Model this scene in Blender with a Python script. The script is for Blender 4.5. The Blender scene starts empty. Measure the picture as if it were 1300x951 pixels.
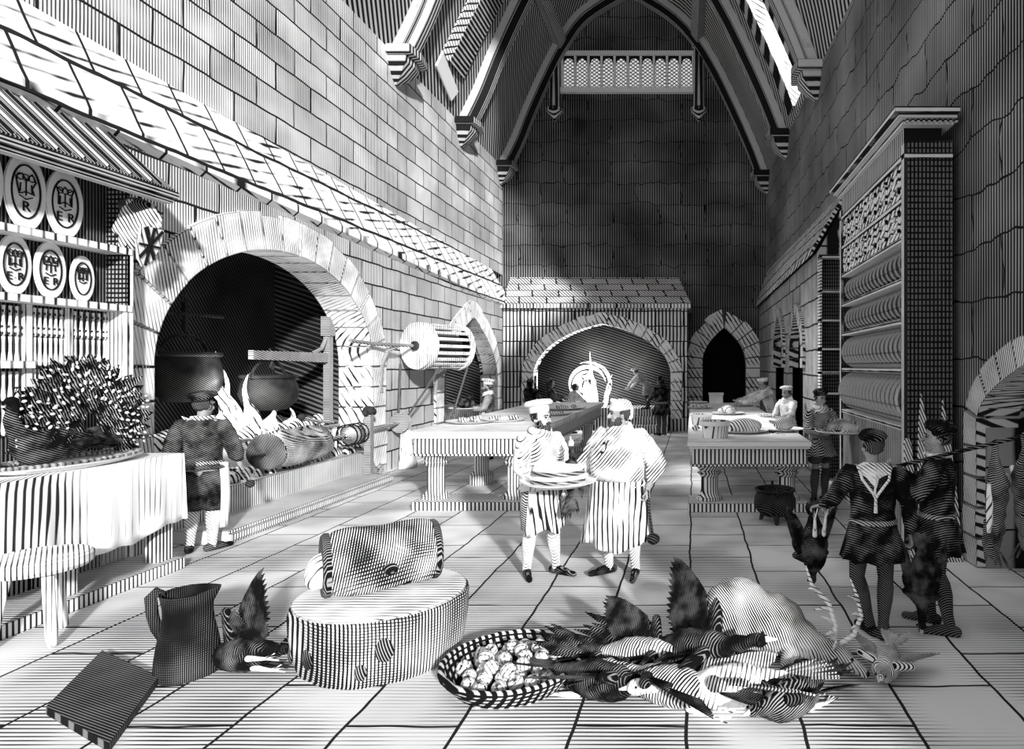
import bpy, bmesh, math, random
from mathutils import Vector as V, Matrix, noise as mnoise
random.seed(7)
S = bpy.context.scene
COL = S.collection
PI = math.pi
F = 800.0; CZ = 2.15; VX = 880.0; VY = 465.0      # camera: focal length in pixels, eye height, vanishing point

# ------------------------------------------------------------------ camera, view
cd = bpy.data.cameras.new('camera'); cam = bpy.data.objects.new('camera', cd); COL.objects.link(cam)
cam.location = (0, 0, CZ); cam.rotation_euler = (PI/2, 0, 0)
cd.sensor_width = 36; cd.lens = 36*F/1300; cd.shift_x = (650-VX)/1300; cd.shift_y = -(475.5-VY)/1300
cd.clip_start = .05; cd.clip_end = 200
S.camera = cam
S.view_settings.view_transform = 'Standard'; S.view_settings.look = 'None'
S.view_settings.gamma = 1; S.view_settings.use_curve_mapping = False

def at(px, py, k):                       # pixel + scale (pixels per metre) -> a point in the room
    return V(((px-VX)/k, F/k, CZ-(py-VY)/k))

# ------------------------------------------------------------------ materials
def vd(nt, co, d):
    n = nt.nodes.new('ShaderNodeVectorMath'); n.operation = 'DOT_PRODUCT'
    nt.links.new(co, n.inputs[0]); n.inputs[1].default_value = d
    return n.outputs['Value']
def mth(nt, op, a, b=None, c=None):
    n = nt.nodes.new('ShaderNodeMath'); n.operation = op
    for i, x in enumerate((a, b, c)):
        if x is None: continue
        if isinstance(x, (int, float)): n.inputs[i].default_value = x
        else: nt.links.new(x, n.inputs[i])
    return n.outputs[0]
def noi(nt, co, scale, detail=2):
    n = nt.nodes.new('ShaderNodeTexNoise'); n.inputs['Scale'].default_value = scale
    n.inputs['Detail'].default_value = detail; nt.links.new(co, n.inputs['Vector'])
    return n.outputs['Fac']
def ramp(nt, x, a, b):
    n = nt.nodes.new('ShaderNodeMapRange'); n.clamp = True
    n.inputs['From Min'].default_value = a; n.inputs['From Max'].default_value = b
    nt.links.new(x, n.inputs['Value']); return n.outputs['Result']
def hatch(nt, co, d, per, duty, wob, nscale, patch, pscale, soft=.25):
    u = mth(nt, 'MULTIPLY', vd(nt, co, d), 1/per)
    if wob: u = mth(nt, 'ADD', u, mth(nt, 'MULTIPLY', noi(nt, co, nscale), wob*2))
    s = mth(nt, 'SINE', mth(nt, 'MULTIPLY', u, 2*PI))
    t = -math.cos(PI*duty)
    if patch:
        p = mth(nt, 'MULTIPLY', mth(nt, 'SUBTRACT', noi(nt, co, pscale), .5), patch*5)
        s = mth(nt, 'ADD', s, p)
    return ramp(nt, s, t-soft, t+soft)
MATS = {}
def M(name, light=.85, dark=.02, d=(1, 0, 0), per=.03, duty=.4, wob=.25, nscale=3, patch=.3, pscale=3,
      d2=None, per2=None, duty2=.3, brick=None, ink=0, rough=.85, spec=.1, emit=0, stain=0, wobb=.06):
    if name in MATS: return MATS[name]
    m = bpy.data.materials.new(name); m.use_nodes = True; nt = m.node_tree
    b = nt.nodes['Principled BSDF']; b.inputs['Roughness'].default_value = rough
    b.inputs['Specular IOR Level'].default_value = spec
    co = nt.nodes.new('ShaderNodeTexCoord').outputs['Object']
    f = None
    if duty: f = hatch(nt, co, V(d).normalized(), per, duty, wob, nscale, patch, pscale)
    if d2:
        g = hatch(nt, co, V(d2).normalized(), per2 or per, duty2, wob, nscale, patch, pscale*1.3)
        f = mth(nt, 'MULTIPLY', f, g) if f is not None else g
    if brick:
        du, dv, bw, rh, mo, var = brick
        cx = nt.nodes.new('ShaderNodeCombineXYZ')
        n1 = mth(nt, 'MULTIPLY', noi(nt, co, 1.7), rh*wobb*2)
        nt.links.new(mth(nt, 'ADD', vd(nt, co, du), n1), cx.inputs[0])
        nt.links.new(mth(nt, 'ADD', vd(nt, co, dv), n1), cx.inputs[1])
        br = nt.nodes.new('ShaderNodeTexBrick'); nt.links.new(cx.outputs[0], br.inputs['Vector'])
        br.inputs['Scale'].default_value = 1; br.inputs['Brick Width'].default_value = bw
        br.inputs['Row Height'].default_value = rh; br.inputs['Mortar Size'].default_value = mo
        br.inputs['Mortar Smooth'].default_value = .2
        br.inputs['Color1'].default_value = (1-var,)*3+(1,); br.inputs['Color2'].default_value = (1,)*3+(1,)
        br.inputs['Mortar'].default_value = (0, 0, 0, 1); br.inputs['Bias'].default_value = .2
        # the tone of the stone loosens or closes its hatching
        c = br.outputs['Color']
        f = mth(nt, 'MULTIPLY', f, c) if f is not None else c
    if stain:
        st = ramp(nt, noi(nt, co, .35, 4), .35, .65)
        f = mth(nt, 'MULTIPLY', f, mth(nt, 'ADD', mth(nt, 'MULTIPLY', st, stain), 1-stain))
    if ink:
        bv = nt.nodes.new('ShaderNodeBevel'); bv.samples = 4; bv.inputs['Radius'].default_value = ink
        ge = nt.nodes.new('ShaderNodeNewGeometry')
        dt = nt.nodes.new('ShaderNodeVectorMath'); dt.operation = 'DOT_PRODUCT'
        nt.links.new(bv.outputs[0], dt.inputs[0]); nt.links.new(ge.outputs['Normal'], dt.inputs[1])
        e = ramp(nt, dt.outputs['Value'], .9, .985)
        f = mth(nt, 'MULTIPLY', f, e) if f is not None else e
    if f is None:
        b.inputs['Base Color'].default_value = (light,)*3+(1,)
    else:
        v = mth(nt, 'ADD', mth(nt, 'MULTIPLY', f, light-dark), dark)
        nt.links.new(v, b.inputs['Base Color'])
        if emit: nt.links.new(v, b.inputs['Emission Color'])
    if emit:
        b.inputs['Emission Strength'].default_value = emit
        if f is None: b.inputs['Emission Color'].default_value = (light,)*3+(1,)
    MATS[name] = m
    return m

# ------------------------------------------------------------------ mesh building
class G:
    def __init__(s): s.v = []; s.f = []
    def add(s, vs, fs, m=None):
        o = len(s.v)
        s.v += [tuple(m @ V(p)) if m else tuple(p) for p in vs]
        s.f += [tuple(i+o for i in f) for f in fs]
        return s
    def box(s, a, b, m=None):
        (x0, y0, z0), (x1, y1, z1) = a, b
        s.add([(x0,y0,z0),(x1,y0,z0),(x1,y1,z0),(x0,y1,z0),(x0,y0,z1),(x1,y0,z1),(x1,y1,z1),(x0,y1,z1)],
              [(3,2,1,0),(4,5,6,7),(0,1,5,4),(1,2,6,5),(2,3,7,6),(3,0,4,7)], m); return s
    def hexa(s, p, m=None):              # eight corners: bottom four then top four
        s.add(p, [(3,2,1,0),(4,5,6,7),(0,1,5,4),(1,2,6,5),(2,3,7,6),(3,0,4,7)], m); return s
    def prism(s, poly, h0, h1, m=None):  # polygon in XY (ccw), extruded along Z
        n = len(poly)
        s.add([(x, y, h0) for x, y in poly]+[(x, y, h1) for x, y in poly],
              [tuple(range(n-1, -1, -1)), tuple(range(n, 2*n))]+[(i, (i+1) % n, n+(i+1) % n, n+i) for i in range(n)], m); return s
    def rings(s, rs, cap0=True, cap1=True, m=None, close=False):
        n = len(rs[0]); vs = [p for r in rs for p in r]; fs = []
        R = len(rs)
        for j in range(R if close else R-1):
            a, b = j*n, ((j+1) % R)*n
            for i in range(n): fs.append((a+i, a+(i+1) % n, b+(i+1) % n, b+i))
        if not close:
            if cap0: fs.append(tuple(range(n-1, -1, -1)))
            if cap1: fs.append(tuple((R-1)*n+i for i in range(n)))
        s.add(vs, fs, m); return s
    def lathe(s, prof, n=28, m=None, sx=1, sy=1):     # profile (r, z) bottom to top
        s.rings([[(max(r, 1e-4)*math.cos(2*PI*i/n)*sx, max(r, 1e-4)*math.sin(2*PI*i/n)*sy, z) for i in range(n)] for r, z in prof], m=m); return s
    def loft(s, rs, n=28, wav=None, m=None):          # rows (z, cx, cy, rx, ry[, wave])
        out = []
        for k, r in enumerate(rs):
            z, cx, cy, rx, ry = r[:5]; w = r[5] if len(r) > 5 else 0
            row = []
            for i in range(n):
                a = 2*PI*i/n; q = 1+w*math.sin(a*7+k*.35)
                row.append((cx+rx*q*math.cos(a), cy+ry*q*math.sin(a), z))
            out.append(row)
        s.rings(out, m=m); return s
    def tube(s, pts, rad, n=10, m=None, flat=None):
        pts = [V(p) for p in pts]; R = rad if isinstance(rad, (list, tuple)) else [rad]*len(pts)
        rs = []; up = None
        for i, p in enumerate(pts):
            t = (pts[min(i+1, len(pts)-1)]-pts[max(i-1, 0)])
            t = t.normalized() if t.length > 1e-9 else V((0, 0, 1))
            if up is None:
                up = V((0, 0, 1)) if abs(t.z) < .9 else V((1, 0, 0))
            a = t.cross(up)
            if a.length < 1e-6: a = t.cross(V((0, 1, .1)))
            a.normalize(); b = a.cross(t).normalized(); up = b
            fl = flat or 1
            rs.append([tuple(p+R[i]*(math.cos(2*PI*j/n)*a+fl*math.sin(2*PI*j/n)*b)) for j in range(n)])
        s.rings(rs, m=m); return s
    def ell(s, c, r, m=None, n=16, k=10):
        rs = []
        for j in range(k+1):
            th = PI*j/k; z = -math.cos(th); q = max(math.sin(th), .02)
            rs.append([(q*math.cos(2*PI*i/n), q*math.sin(2*PI*i/n), z) for i in range(n)])
        mm = Matrix.Translation(c) @ Matrix.Diagonal((*r, 1))
        s.rings(rs, m=(m @ mm) if m else mm); return s
    def elr(s, c, r, rot):               # rotated ellipsoid; rot = euler
        from mathutils import Euler
        return s.ell((0, 0, 0), r, Matrix.Translation(c) @ Euler(rot).to_matrix().to_4x4())
    def cap(s, a, ra, b, rb, n=14):      # tapered capsule
        a, b = V(a), V(b); d = (b-a); L = d.length or 1e-6; d.normalize()
        pts = []; rad = []
        for t in (0, .25, .5, .75, .97):
            th = t*PI/2; pts.append(a-d*ra*math.cos(th)); rad.append(max(ra*math.sin(th), ra*.08))
        for t in (.03, .25, .5, .75, 1):
            th = t*PI/2; pts.append(b+d*rb*math.sin(th)); rad.append(max(rb*math.cos(th), rb*.08))
        return s.tube(pts, rad, n)
    def blade(s, base, d, side, L, w, th=.004, bend=None, sharp=.6):     # a feather / leaf
        base, d, side = V(base), V(d).normalized(), V(side).normalized()
        nrm = d.cross(side).normalized(); bend = V(bend) if bend is not None else V((0, 0, 0))
        rs = []
        for t, q in ((0, .25), (.25, .75), (.55, 1), (.8, sharp+.2), (1, .08)):
            c = base+d*L*t+bend*t*t
            hw = w*.5*q; rs.append([tuple(c-side*hw), tuple(c+nrm*th), tuple(c+side*hw), tuple(c-nrm*th)])
        s.rings(rs); return s
    def mesh(s, name):
        me = bpy.data.meshes.new(name); me.from_pydata(s.v, [], s.f); me.update(); return me
    def build(s, name, mat, parent=None, loc=None, smooth=False, rot=None, mod=None):
        me = s.mesh(name)
        bm = bmesh.new(); bm.from_mesh(me); bmesh.ops.recalc_face_normals(bm, faces=bm.faces); bm.to_mesh(me); bm.free()
        return finish(name, me, mat, parent, loc, smooth, rot)
    def blob(s, name, mat, parent=None, loc=None, vox=.01, sm=4, rot=None, rough=0, rs=8):   # one continuous remeshed surface
        me = s.mesh('tmp'); o = bpy.data.objects.new('tmp', me); COL.objects.link(o)
        r = o.modifiers.new('r', 'REMESH'); r.mode = 'VOXEL'; r.voxel_size = vox
        if sm:
            k = o.modifiers.new('s', 'SMOOTH'); k.iterations = sm; k.factor = .5
        dg = bpy.context.evaluated_depsgraph_get()
        me2 = bpy.data.meshes.new_from_object(o.evaluated_get(dg))
        bpy.data.objects.remove(o); bpy.data.meshes.remove(me)
        if rough:
            for v in me2.vertices: v.co += v.normal*rough*(mnoise.noise(v.co*rs))
        me2.name = name
        return finish(name, me2, mat, parent, loc, True, rot)
def finish(name, me, mat, parent, loc, smooth, rot):
    me.materials.clear(); me.materials.append(mat)
    if smooth: me.polygons.foreach_set('use_smooth', [True]*len(me.polygons))
    o = bpy.data.objects.new(name, me); COL.objects.link(o)
    if parent: o.parent = parent
    if loc is not None: o.location = loc
    if rot is not None: o.rotation_euler = rot
    return o
def auto_smooth(o, deg=40):
    me = o.data; me.polygons.foreach_set('use_smooth', [True]*len(me.polygons))
    bm = bmesh.new(); bm.from_mesh(me)
    for e in bm.edges:
        if len(e.link_faces) == 2 and e.calc_face_angle(0) > math.radians(deg): e.smooth = False
    bm.to_mesh(me); bm.free(); return o
def E(name, label, cat, loc=(0, 0, 0), rz=0, group=None, sc=1):
    o = bpy.data.objects.new(name, None); COL.objects.link(o); o.empty_display_size = .1
    o.location = loc; o.rotation_euler = (0, 0, rz); o.scale = (sc,)*3
    return tag(o, label, cat, group)
def tag(o, label, cat, group=None):
    o['label'] = label; o['category'] = cat
    if group: o['group'] = group
    return o
def struct(o, label=None):
    o['kind'] = 'structure'
    if label: o['label'] = label
    return o
def lab(o, text): o['label'] = text; return o
def kids(o): return [c for c in bpy.data.objects if c.parent == o]
def dup(root, loc=None, rz=None, label=None, group=None, rot=None, sc=None):
    r = root.copy(); COL.objects.link(r)
    if loc is not None: r.location = loc
    if rz is not None: r.rotation_euler = (0, 0, rz)
    if rot is not None: r.rotation_euler = rot
    if sc is not None: r.scale = sc if hasattr(sc, '__len__') else (sc,)*3
    if label: r['label'] = label
    if group: r['group'] = group
    for ch in kids(root):
        c = ch.copy(); COL.objects.link(c); c.parent = r
        for g in kids(ch):
            d = g.copy(); COL.objects.link(d); d.parent = c
    return r
def facing(dx, dy): return math.atan2(-dx, dy)        # turns local +Y towards (dx, dy)
def text_mesh(body, size, depth=.004):
    c = bpy.data.curves.new('t', 'FONT'); c.body = body; c.size = size; c.align_x = 'CENTER'; c.extrude = depth
    o = bpy.data.objects.new('t', c); COL.objects.link(o)
    me = bpy.data.meshes.new_from_object(o.evaluated_get(bpy.context.evaluated_depsgraph_get()))
    bpy.data.objects.remove(o); bpy.data.curves.remove(c)
    return me

# ------------------------------------------------------------------ the palette
ASH = M('ashlar', .9, .02, d=(.1, 1, 0), per=.045, duty=.36, wob=.2, nscale=1.2, patch=.5, pscale=.9,
        brick=((0, 1, 0), (0, 0, 1), .95, .45, .018, .35))
ASHL = M('ashlar_lower', .9, .02, d=(.1, 1, 0), per=.042, duty=.42, wob=.2, nscale=1.2, patch=.4, pscale=.9,
        brick=((0, 1, 0), (0, 0, 1), .8, .42, .018, .3))
TILE = M('roof_slabs', .95, .02, d=(1, .15, 0), per=.1, duty=.08, wob=.3, nscale=1, patch=.5, pscale=2,
         brick=((.35, 1, 0), (.48, 0, .88), .62, .4, .022, .12))
TILEB = M('roof_slabs_far', .92, .02, d=(1, .7, 0), per=.09, duty=.33, wob=.2, nscale=1, patch=.3, pscale=1,
          brick=((1, .3, 0), (0, .75, .66), .9, .55, .03, .3))
BACKW = M('shaded_back_rubble', .34, .008, d=(1, 0, 0), per=.085, duty=.55, wob=.15, nscale=1.2, patch=.5, pscale=.6,
          brick=((1, 0, .02), (0, 0, 1), 1.7, .75, .012, .35), stain=.6, wobb=.3)  # back wall: its shade is put into a darker stone colour
RIGHTW = M('shaded_right_rubble', .42, .01, d=(.1, 1, 0), per=.055, duty=.52, wob=.15, nscale=.8, patch=.4, pscale=.7,
           brick=((0, 1, 0), (0, 0, 1), 1.3, .6, .012, .3), stain=.3, wobb=.25)  # right wall: stone toned down to carry the shade on that side
BREAST = M('breast_stone', .85, .02, d=(1, 0, 0), per=.12, duty=.45, wob=.2, nscale=1, patch=.3, pscale=1,
           brick=((1, .3, 0), (0, 0, 1), .9, .5, .02, .25))
VAULT = M('vault_boards', .55, .01, d=(.55, .6, .55), per=.13, duty=.55, wob=.05, nscale=.6, patch=.2, pscale=.5)
RIB = M('rib_stone', .6, .015, d=(0, 1, 0), per=.11, duty=.5, wob=.05, patch=.1, ink=.03)
FLOOR = M('flagstones', .9, .02, d=(0, 1, 0), per=.04, duty=.26, wob=.3, nscale=.9, patch=.8, pscale=.8,
          brick=((0, 1, 0), (1, 0, 0), .95, .68, .012, .25), wobb=.05)
VOUS = M('voussoir', .95, .02, d=(.3, 1, .2), per=.045, duty=.2, wob=.3, patch=.5, pscale=2, ink=.025)
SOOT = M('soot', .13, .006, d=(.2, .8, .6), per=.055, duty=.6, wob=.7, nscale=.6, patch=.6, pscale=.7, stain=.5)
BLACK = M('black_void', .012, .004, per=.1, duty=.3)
HEARTH = M('hearth_stone', .88, .02, d=(0, 1, 0), per=.045, duty=.4, wob=.05, patch=.3, pscale=1.5, ink=.02)
HTOP = M('hearth_top', .92, .05, d=(1, 0, 0), per=.06, duty=.22, wob=.3, patch=.5, pscale=1.5)
TSTONE = M('table_stone', .95, .02, d=(1, 1, 0), per=.042, duty=.42, wob=.03, patch=.12, pscale=2, ink=.018)
TTOP = M('table_slab', .97, .05, d=(0, 1, 0), per=.11, duty=.07, wob=.2, patch=.4, pscale=1.5, ink=.014)
COLM = M('pedestal', .9, .02, d=(1, .5, 0), per=.04, duty=.42, wob=.05, patch=.15, ink=.015)
WOODD = M('dark_wood', .22, .008, d=(.4, 1, 0), per=.018, duty=.66, wob=.12, patch=.3, ink=.008)
WOODP = M('pale_wood', .95, .02, d=(1, .4, 0), per=.04, duty=.22, wob=.1, patch=.3, ink=.01)
CABW = M('cabinet_wood', .16, .008, d=(1, 0, 0), per=.045, duty=.5, wob=.05, patch=.2, d2=(0, 0, 1), per2=.07, duty2=.3)
CABF = M('cabinet_frieze', .6, .01, d=(0, 1, 0), per=.07, duty=.5, wob=.05, patch=.15)
CABT = M('cabinet_trim', .7, .02, d=(0, 0, 1), per=.06, duty=.35, wob=.05, ink=.01)
CHINA = M('china', .97, .04, duty=0, ink=.008, rough=.5, spec=.3)
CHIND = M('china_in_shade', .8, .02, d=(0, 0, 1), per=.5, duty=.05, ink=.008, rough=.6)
DISH = M('table_dish', .92, .03, duty=0, ink=.03, rough=.6)
PEDF = M('pie_crust', .8, .01, d=(1, .2, .2), per=.05, duty=.4, wob=.3, patch=.4, ink=.02)
INK = M('ink', .015, .01, duty=0)
IRON = M('iron', .13, .005, d=(.4, .4, .8), per=.024, duty=.74, wob=.15, patch=.4, rough=.65, spec=.1)
IRONL = M('bright_iron', .55, .012, d=(0, .3, 1), per=.03, duty=.5, wob=.1, patch=.3, rough=.5, spec=.2)
STEEL = M('polished_metal', .9, .015, d=(.3, .2, 1), per=.045, duty=.36, wob=.15, patch=.4, rough=.5, spec=.3, ink=.006)
LINEN = M('linen', .93, .03, d=(1, .6, 0), per=.034, duty=.16, wob=.3, nscale=1, patch=.85, pscale=1.0)
WHITEC = M('white_cotton', .88, .015, d=(.5, .25, .5), per=.026, duty=.2, wob=.6, nscale=4, patch=.8, pscale=5)
APRON = M('apron_cloth', .9, .015, d=(1, .3, 0), per=.05, duty=.3, wob=.6, nscale=2, patch=.6, pscale=3)
GREYC = M('grey_cloth', .6, .012, d=(.5, .4, .7), per=.018, duty=.55, wob=.35, nscale=6, patch=.4, pscale=7)
DARKC = M('dark_cloth', .3, .006, d=(.45, .35, .8), per=.018, duty=.74, wob=.4, nscale=6, patch=.5, pscale=7)
BLKC = M('black_cloth', .26, .004, d=(.35, .35, .85), per=.018, duty=.88, wob=.3, nscale=6, patch=.7, pscale=7)
HOSE = M('dark_hose', .26, .006, d=(.6, .4, .7), per=.014, duty=.7, wob=.2, patch=.3)
STOCK = M('pale_stocking', .88, .02, d=(.6, .5, .6), per=.022, duty=.25, wob=.2, patch=.4)
SKIN = M('skin', .66, .03, d=(.5, .3, .8), per=.01, duty=.2, wob=.2, patch=.5, pscale=9)
SKIND = M('skin_ruddy', .52, .03, d=(.5, .3, .8), per=.01, duty=.35, wob=.2, patch=.5, pscale=9)
HAIR = M('dark_hair', .2, .006, d=(1, .3, .2), per=.012, duty=.7, wob=.4, patch=.3)
MEAT = M('meat', .8, .008, d=(.12, 1, .2), per=.017, duty=.5, wob=.35, nscale=3, patch=.85, pscale=3.2, d2=(.6, .1, 1), per2=.02, duty2=.25)
MEATD = M('meat_dark', .35, .006, d=(1, .1, .3), per=.016, duty=.7, wob=.4, patch=.5)
FEA = M('black_feather', .26, .004, d=(.3, 1, .3), per=.012, duty=.86, wob=.3, patch=.6, pscale=9)
FEAG = M('grey_feather', .75, .01, d=(.35, 1, .3), per=.016, duty=.48, wob=.4, patch=.5, pscale=8)
FEAW = M('white_feather', .92, .02, d=(.3, 1, .3), per=.024, duty=.18, wob=.4, patch=.5, pscale=6)
FUR = M('deer_fur', .68, .008, d=(1, .45, .5), per=.017, duty=.5, wob=1.0, nscale=5, patch=.8, pscale=4)
FURD = M('dark_fur', .36, .005, d=(.3, .4, 1), per=.014, duty=.7, wob=.5, patch=.5, pscale=7)
BONE = M('bone', .93, .02, d=(.3, .2, 1), per=.03, duty=.18, wob=.3, patch=.4)
FOOD = M('pale_food', .85, .015, d=(1, .3, .4), per=.045, duty=.36, wob=.4, patch=.5, ink=.02)
FOODD = M('roast_food', .8, .01, d=(1, .3, .3), per=.025, duty=.4, wob=.4, patch=.5)
BARK = M('bark', .75, .008, d=(1, .8, 0), per=.022, duty=.52, wob=.5, nscale=2, patch=.5, pscale=2.5, d2=(.1, 0, 1), per2=.02, duty2=.3)
CUTW = M('cut_wood', .96, .05, d=(0, 1, 0), per=.05, duty=.14, wob=.4, patch=.4, ink=.014)
JUG = M('black_jack_leather', .22, .005, d=(1, .3, 0), per=.012, duty=.8, wob=.15, patch=.45, d2=(0, 0, 1), per2=.016, duty2=.3)
WICK = M('wicker', .6, .006, d=(1, 1, 0), per=.05, duty=.55, wob=.1, d2=(0, 0, 1), per2=.035, duty2=.45)
ONION = M('onion', .85, .015, d=(.5, .2, .4), per=.5, duty=.2, wob=.3, patch=.3, ink=.04)
ROPE = M('rope', .2, .008, d=(.3, .3, 1), per=.03, duty=.5)
FLAME = M('flame', 1, .04, d=(.6, .6, .5), per=.1, duty=.22, wob=1.0, nscale=2.5, patch=.5, emit=1.0)
GLASS = M('lattice_glass', .85, .02, d=(.75, .4, 1), per=.1, duty=.3, wob=0, patch=0, d2=(-.75, -.4, 1), per2=.1, duty2=.3, emit=.5, rough=.3)
DAY = M('daylit_glass', 1, .15, d=(.2, 1, -1), per=.16, duty=.16, wob=.1, patch=.5, pscale=1, emit=1.3)
COAL = M('coals', .9, .015, d=(.4, .8, .4), per=.06, duty=.42, wob=.8, nscale=2.5, patch=.6, pscale=2.5)
# ================================================================== THE ROOM
XL, XU = -6.3, -6.9           # lower (breast) and upper plane of the left wall
YB, YF = 22.8, 20.8           # back wall; face of the far fireplace breast
def xr(y): return 3.1-.0285*(y-7)          # the right wall runs slightly inwards
def zlo(y): return 4.82-.5*(y-6.9)/13.9    # lower and upper edge of the stone ledge
def zhi(y): return 5.92-.42*(y-6.3)/14.5
def ell_arch(u, c, w, sp, rise):
    t = (u-c)/w
    return sp+rise*math.sqrt(max(0, 1-t*t)) if abs(t) < 1 else 0
def got_arch(u, c, w, sp, rise):
    t = abs((u-c)/w)
    return sp+rise*(1-t)**.5 if t < 1 else 0
def flat_got(u, c, w, sp, rise):
    t = abs((u-c)/w)
    return sp+rise*(.72*(1-t**2.2)**.5+.28*(1-t)) if t < 1 else 0
def strips(g, u0, u1, openings, top, P, base=0, n=240):
    us = sorted(set([u0+(u1-u0)*i/n for i in range(n+1)]+[o[0]-o[1]+2*o[1]*t for o in openings for t in (0, 1e-4, .004, .02, .05, .95, .98, .996, .9999, 1, .5)]))
    us = [u for u in us if u0 <= u <= u1]
    for a, b in zip(us, us[1:]):
        m = (a+b)/2; za = zb = base
        for c, w, fn in openings:
            if c-w <= a+1e-9 and b <= c+w+1e-9: za, zb = fn(a), fn(b)
        # inside an opening the wall starts at the arch
        if abs(za) < 1e-6: za = base
        if abs(zb) < 1e-6: zb = base
        if za == base and zb != base: za = zb
        if zb == base and za != base: zb = za
        g.add([P(a, za), P(b, zb), P(b, top(b)), P(a, top(a))], [(0, 1, 2, 3)])
    return g
def voussoirs(fn, c, w, sp, thick, P, d0, d1, n, jamb=0, jn=0, gap=.025, key=.0):
    """wedge stones round an arch; P(u, z, d) maps wall coordinates to the room"""
    pts = []
    N = 400
    for i in range(N+1):
        u = c+w*(-math.cos(PI*i/N))
        pts.append(V((u, max(fn(u), sp) if 0 < i < N else sp)))
    if jamb < sp:
        dn = [V((c-w, jamb+(sp-jamb)*i/40)) for i in range(40)]
        up = [V((c+w, sp-(sp-jamb)*i/40)) for i in range(1, 41)]
        pts = dn+pts+up
    L = [0]
    for a, b in zip(pts, pts[1:]): L.append(L[-1]+(b-a).length)
    def samp(s):
        s = min(max(s, 0), L[-1])
        for i in range(len(L)-1):
            if L[i+1] >= s:
                q = (s-L[i])/max(L[i+1]-L[i], 1e-9); return pts[i].lerp(pts[i+1], q)
        return pts[-1]
    def nor(s):
        e = L[-1]*.012
        t = samp(s+e)-samp(s-e); t.normalize(); return V((-t.y, t.x))
    g = G(); ng = n
    for i in range(ng):
        rr = random.Random(i*13+n)
        s0 = L[-1]*i/ng+gap/2; s1 = L[-1]*(i+1)/ng-gap/2
        cols = []
        th = thick*(1+rr.uniform(-.06, .1))
        for k in range(4):
            s = s0+(s1-s0)*k/3; p = samp(s); q = p+nor(s)*th
            cols.append((p, q))
        # outline polygon ring front / back
        poly = [c_[0] for c_ in cols]+[c_[1] for c_ in reversed(cols)]
        m = len(poly); dd = d0-rr.uniform(0, .02)
        g.add([P(p.x, p.y, dd) for p in poly]+[P(p.x, p.y, d1) for p in poly],
              [tuple(range(m)), tuple(range(2*m-1, m-1, -1))]+[(j, m+j, m+(j+1) % m, (j+1) % m) for j in range(m)])
    return g

# ---- floor
fl = G(); fl.add([(-9.5, -.4, 0), (xr(-.4)+.6, -.4, 0), (xr(24)+1.2, 25.5, 0), (-9.5, 25.5, 0)], [(0, 1, 2, 3)])
struct(fl.build('floor', FLOOR))
# ---- left wall: lower breast with two openings, sloping ledge, upper wall
A1C, A1W, A1S, A1R = 9.8, 2.5, 2.15, 1.75
A2C, A2W, A2S, A2R = 17.95, 2.15, 1.75, 1.8
a1 = lambda u: ell_arch(u, A1C, A1W, A1S, A1R)
a2 = lambda u: got_arch(u, A2C, A2W, A2S, A2R)
g = strips(G(), 3.2, YF+.02, [(A1C, A1W, a1), (A2C, A2W, a2)], zlo, lambda u, z: (XL, u, z))
for (c, w, fn, dep) in ((A1C, A1W, a1, .5), (A2C, A2W, a2, .5)):       # thickness of the wall inside the openings
    us = [c-w*math.cos(PI*i/60) for i in range(61)]
    pr = [(c-w-.03, 0)]+[(c+(u-c)*(1+.03/w), max(fn(u), 1.7)+.03) for u in us]+[(c+w+.03, 0)]
    for (ua, za), (ub, zb) in zip(pr, pr[1:]):
        g.add([(XL, ua, za), (XL, ub, zb), (XL-dep, ub, zb), (XL-dep, ua, za)], [(0, 1, 2, 3)])
struct(g.build('wall_left', ASHL))
g = G(); n = 60
for i in range(n):
    a = 3.2+(YB-3.2)*i/n; b = 3.2+(YB-3.2)*(i+1)/n
    g.add([(XU, a, zhi(a)), (XU, b, zhi(b)), (XU, b, 9.55), (XU, a, 9.55)], [(0, 1, 2, 3)])
struct(g.build('wall_left_upper', ASH))
g = G(); ye = 21.6
for i in range(n):
    a = 3.2+(ye-3.2)*i/n; b = 3.2+(ye-3.2)*(i+1)/n
    x0 = XL+.1
    g.add([(x0, a, zlo(a)-.04), (x0, b, zlo(b)-.04), (XU, b, zhi(b)), (XU, a, zhi(a)),
           (x0, a, zlo(a)-.14), (x0, b, zlo(b)-.14), (XL, b, zlo(b)-.2), (XL, a, zlo(a)-.2)],
          [(0, 1, 2, 3), (0, 4, 5, 1), (4, 7, 6, 5)])
struct(g.build('trim_1', TILE), 'pale sloping stone slab ledge running along the left wall')
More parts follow.
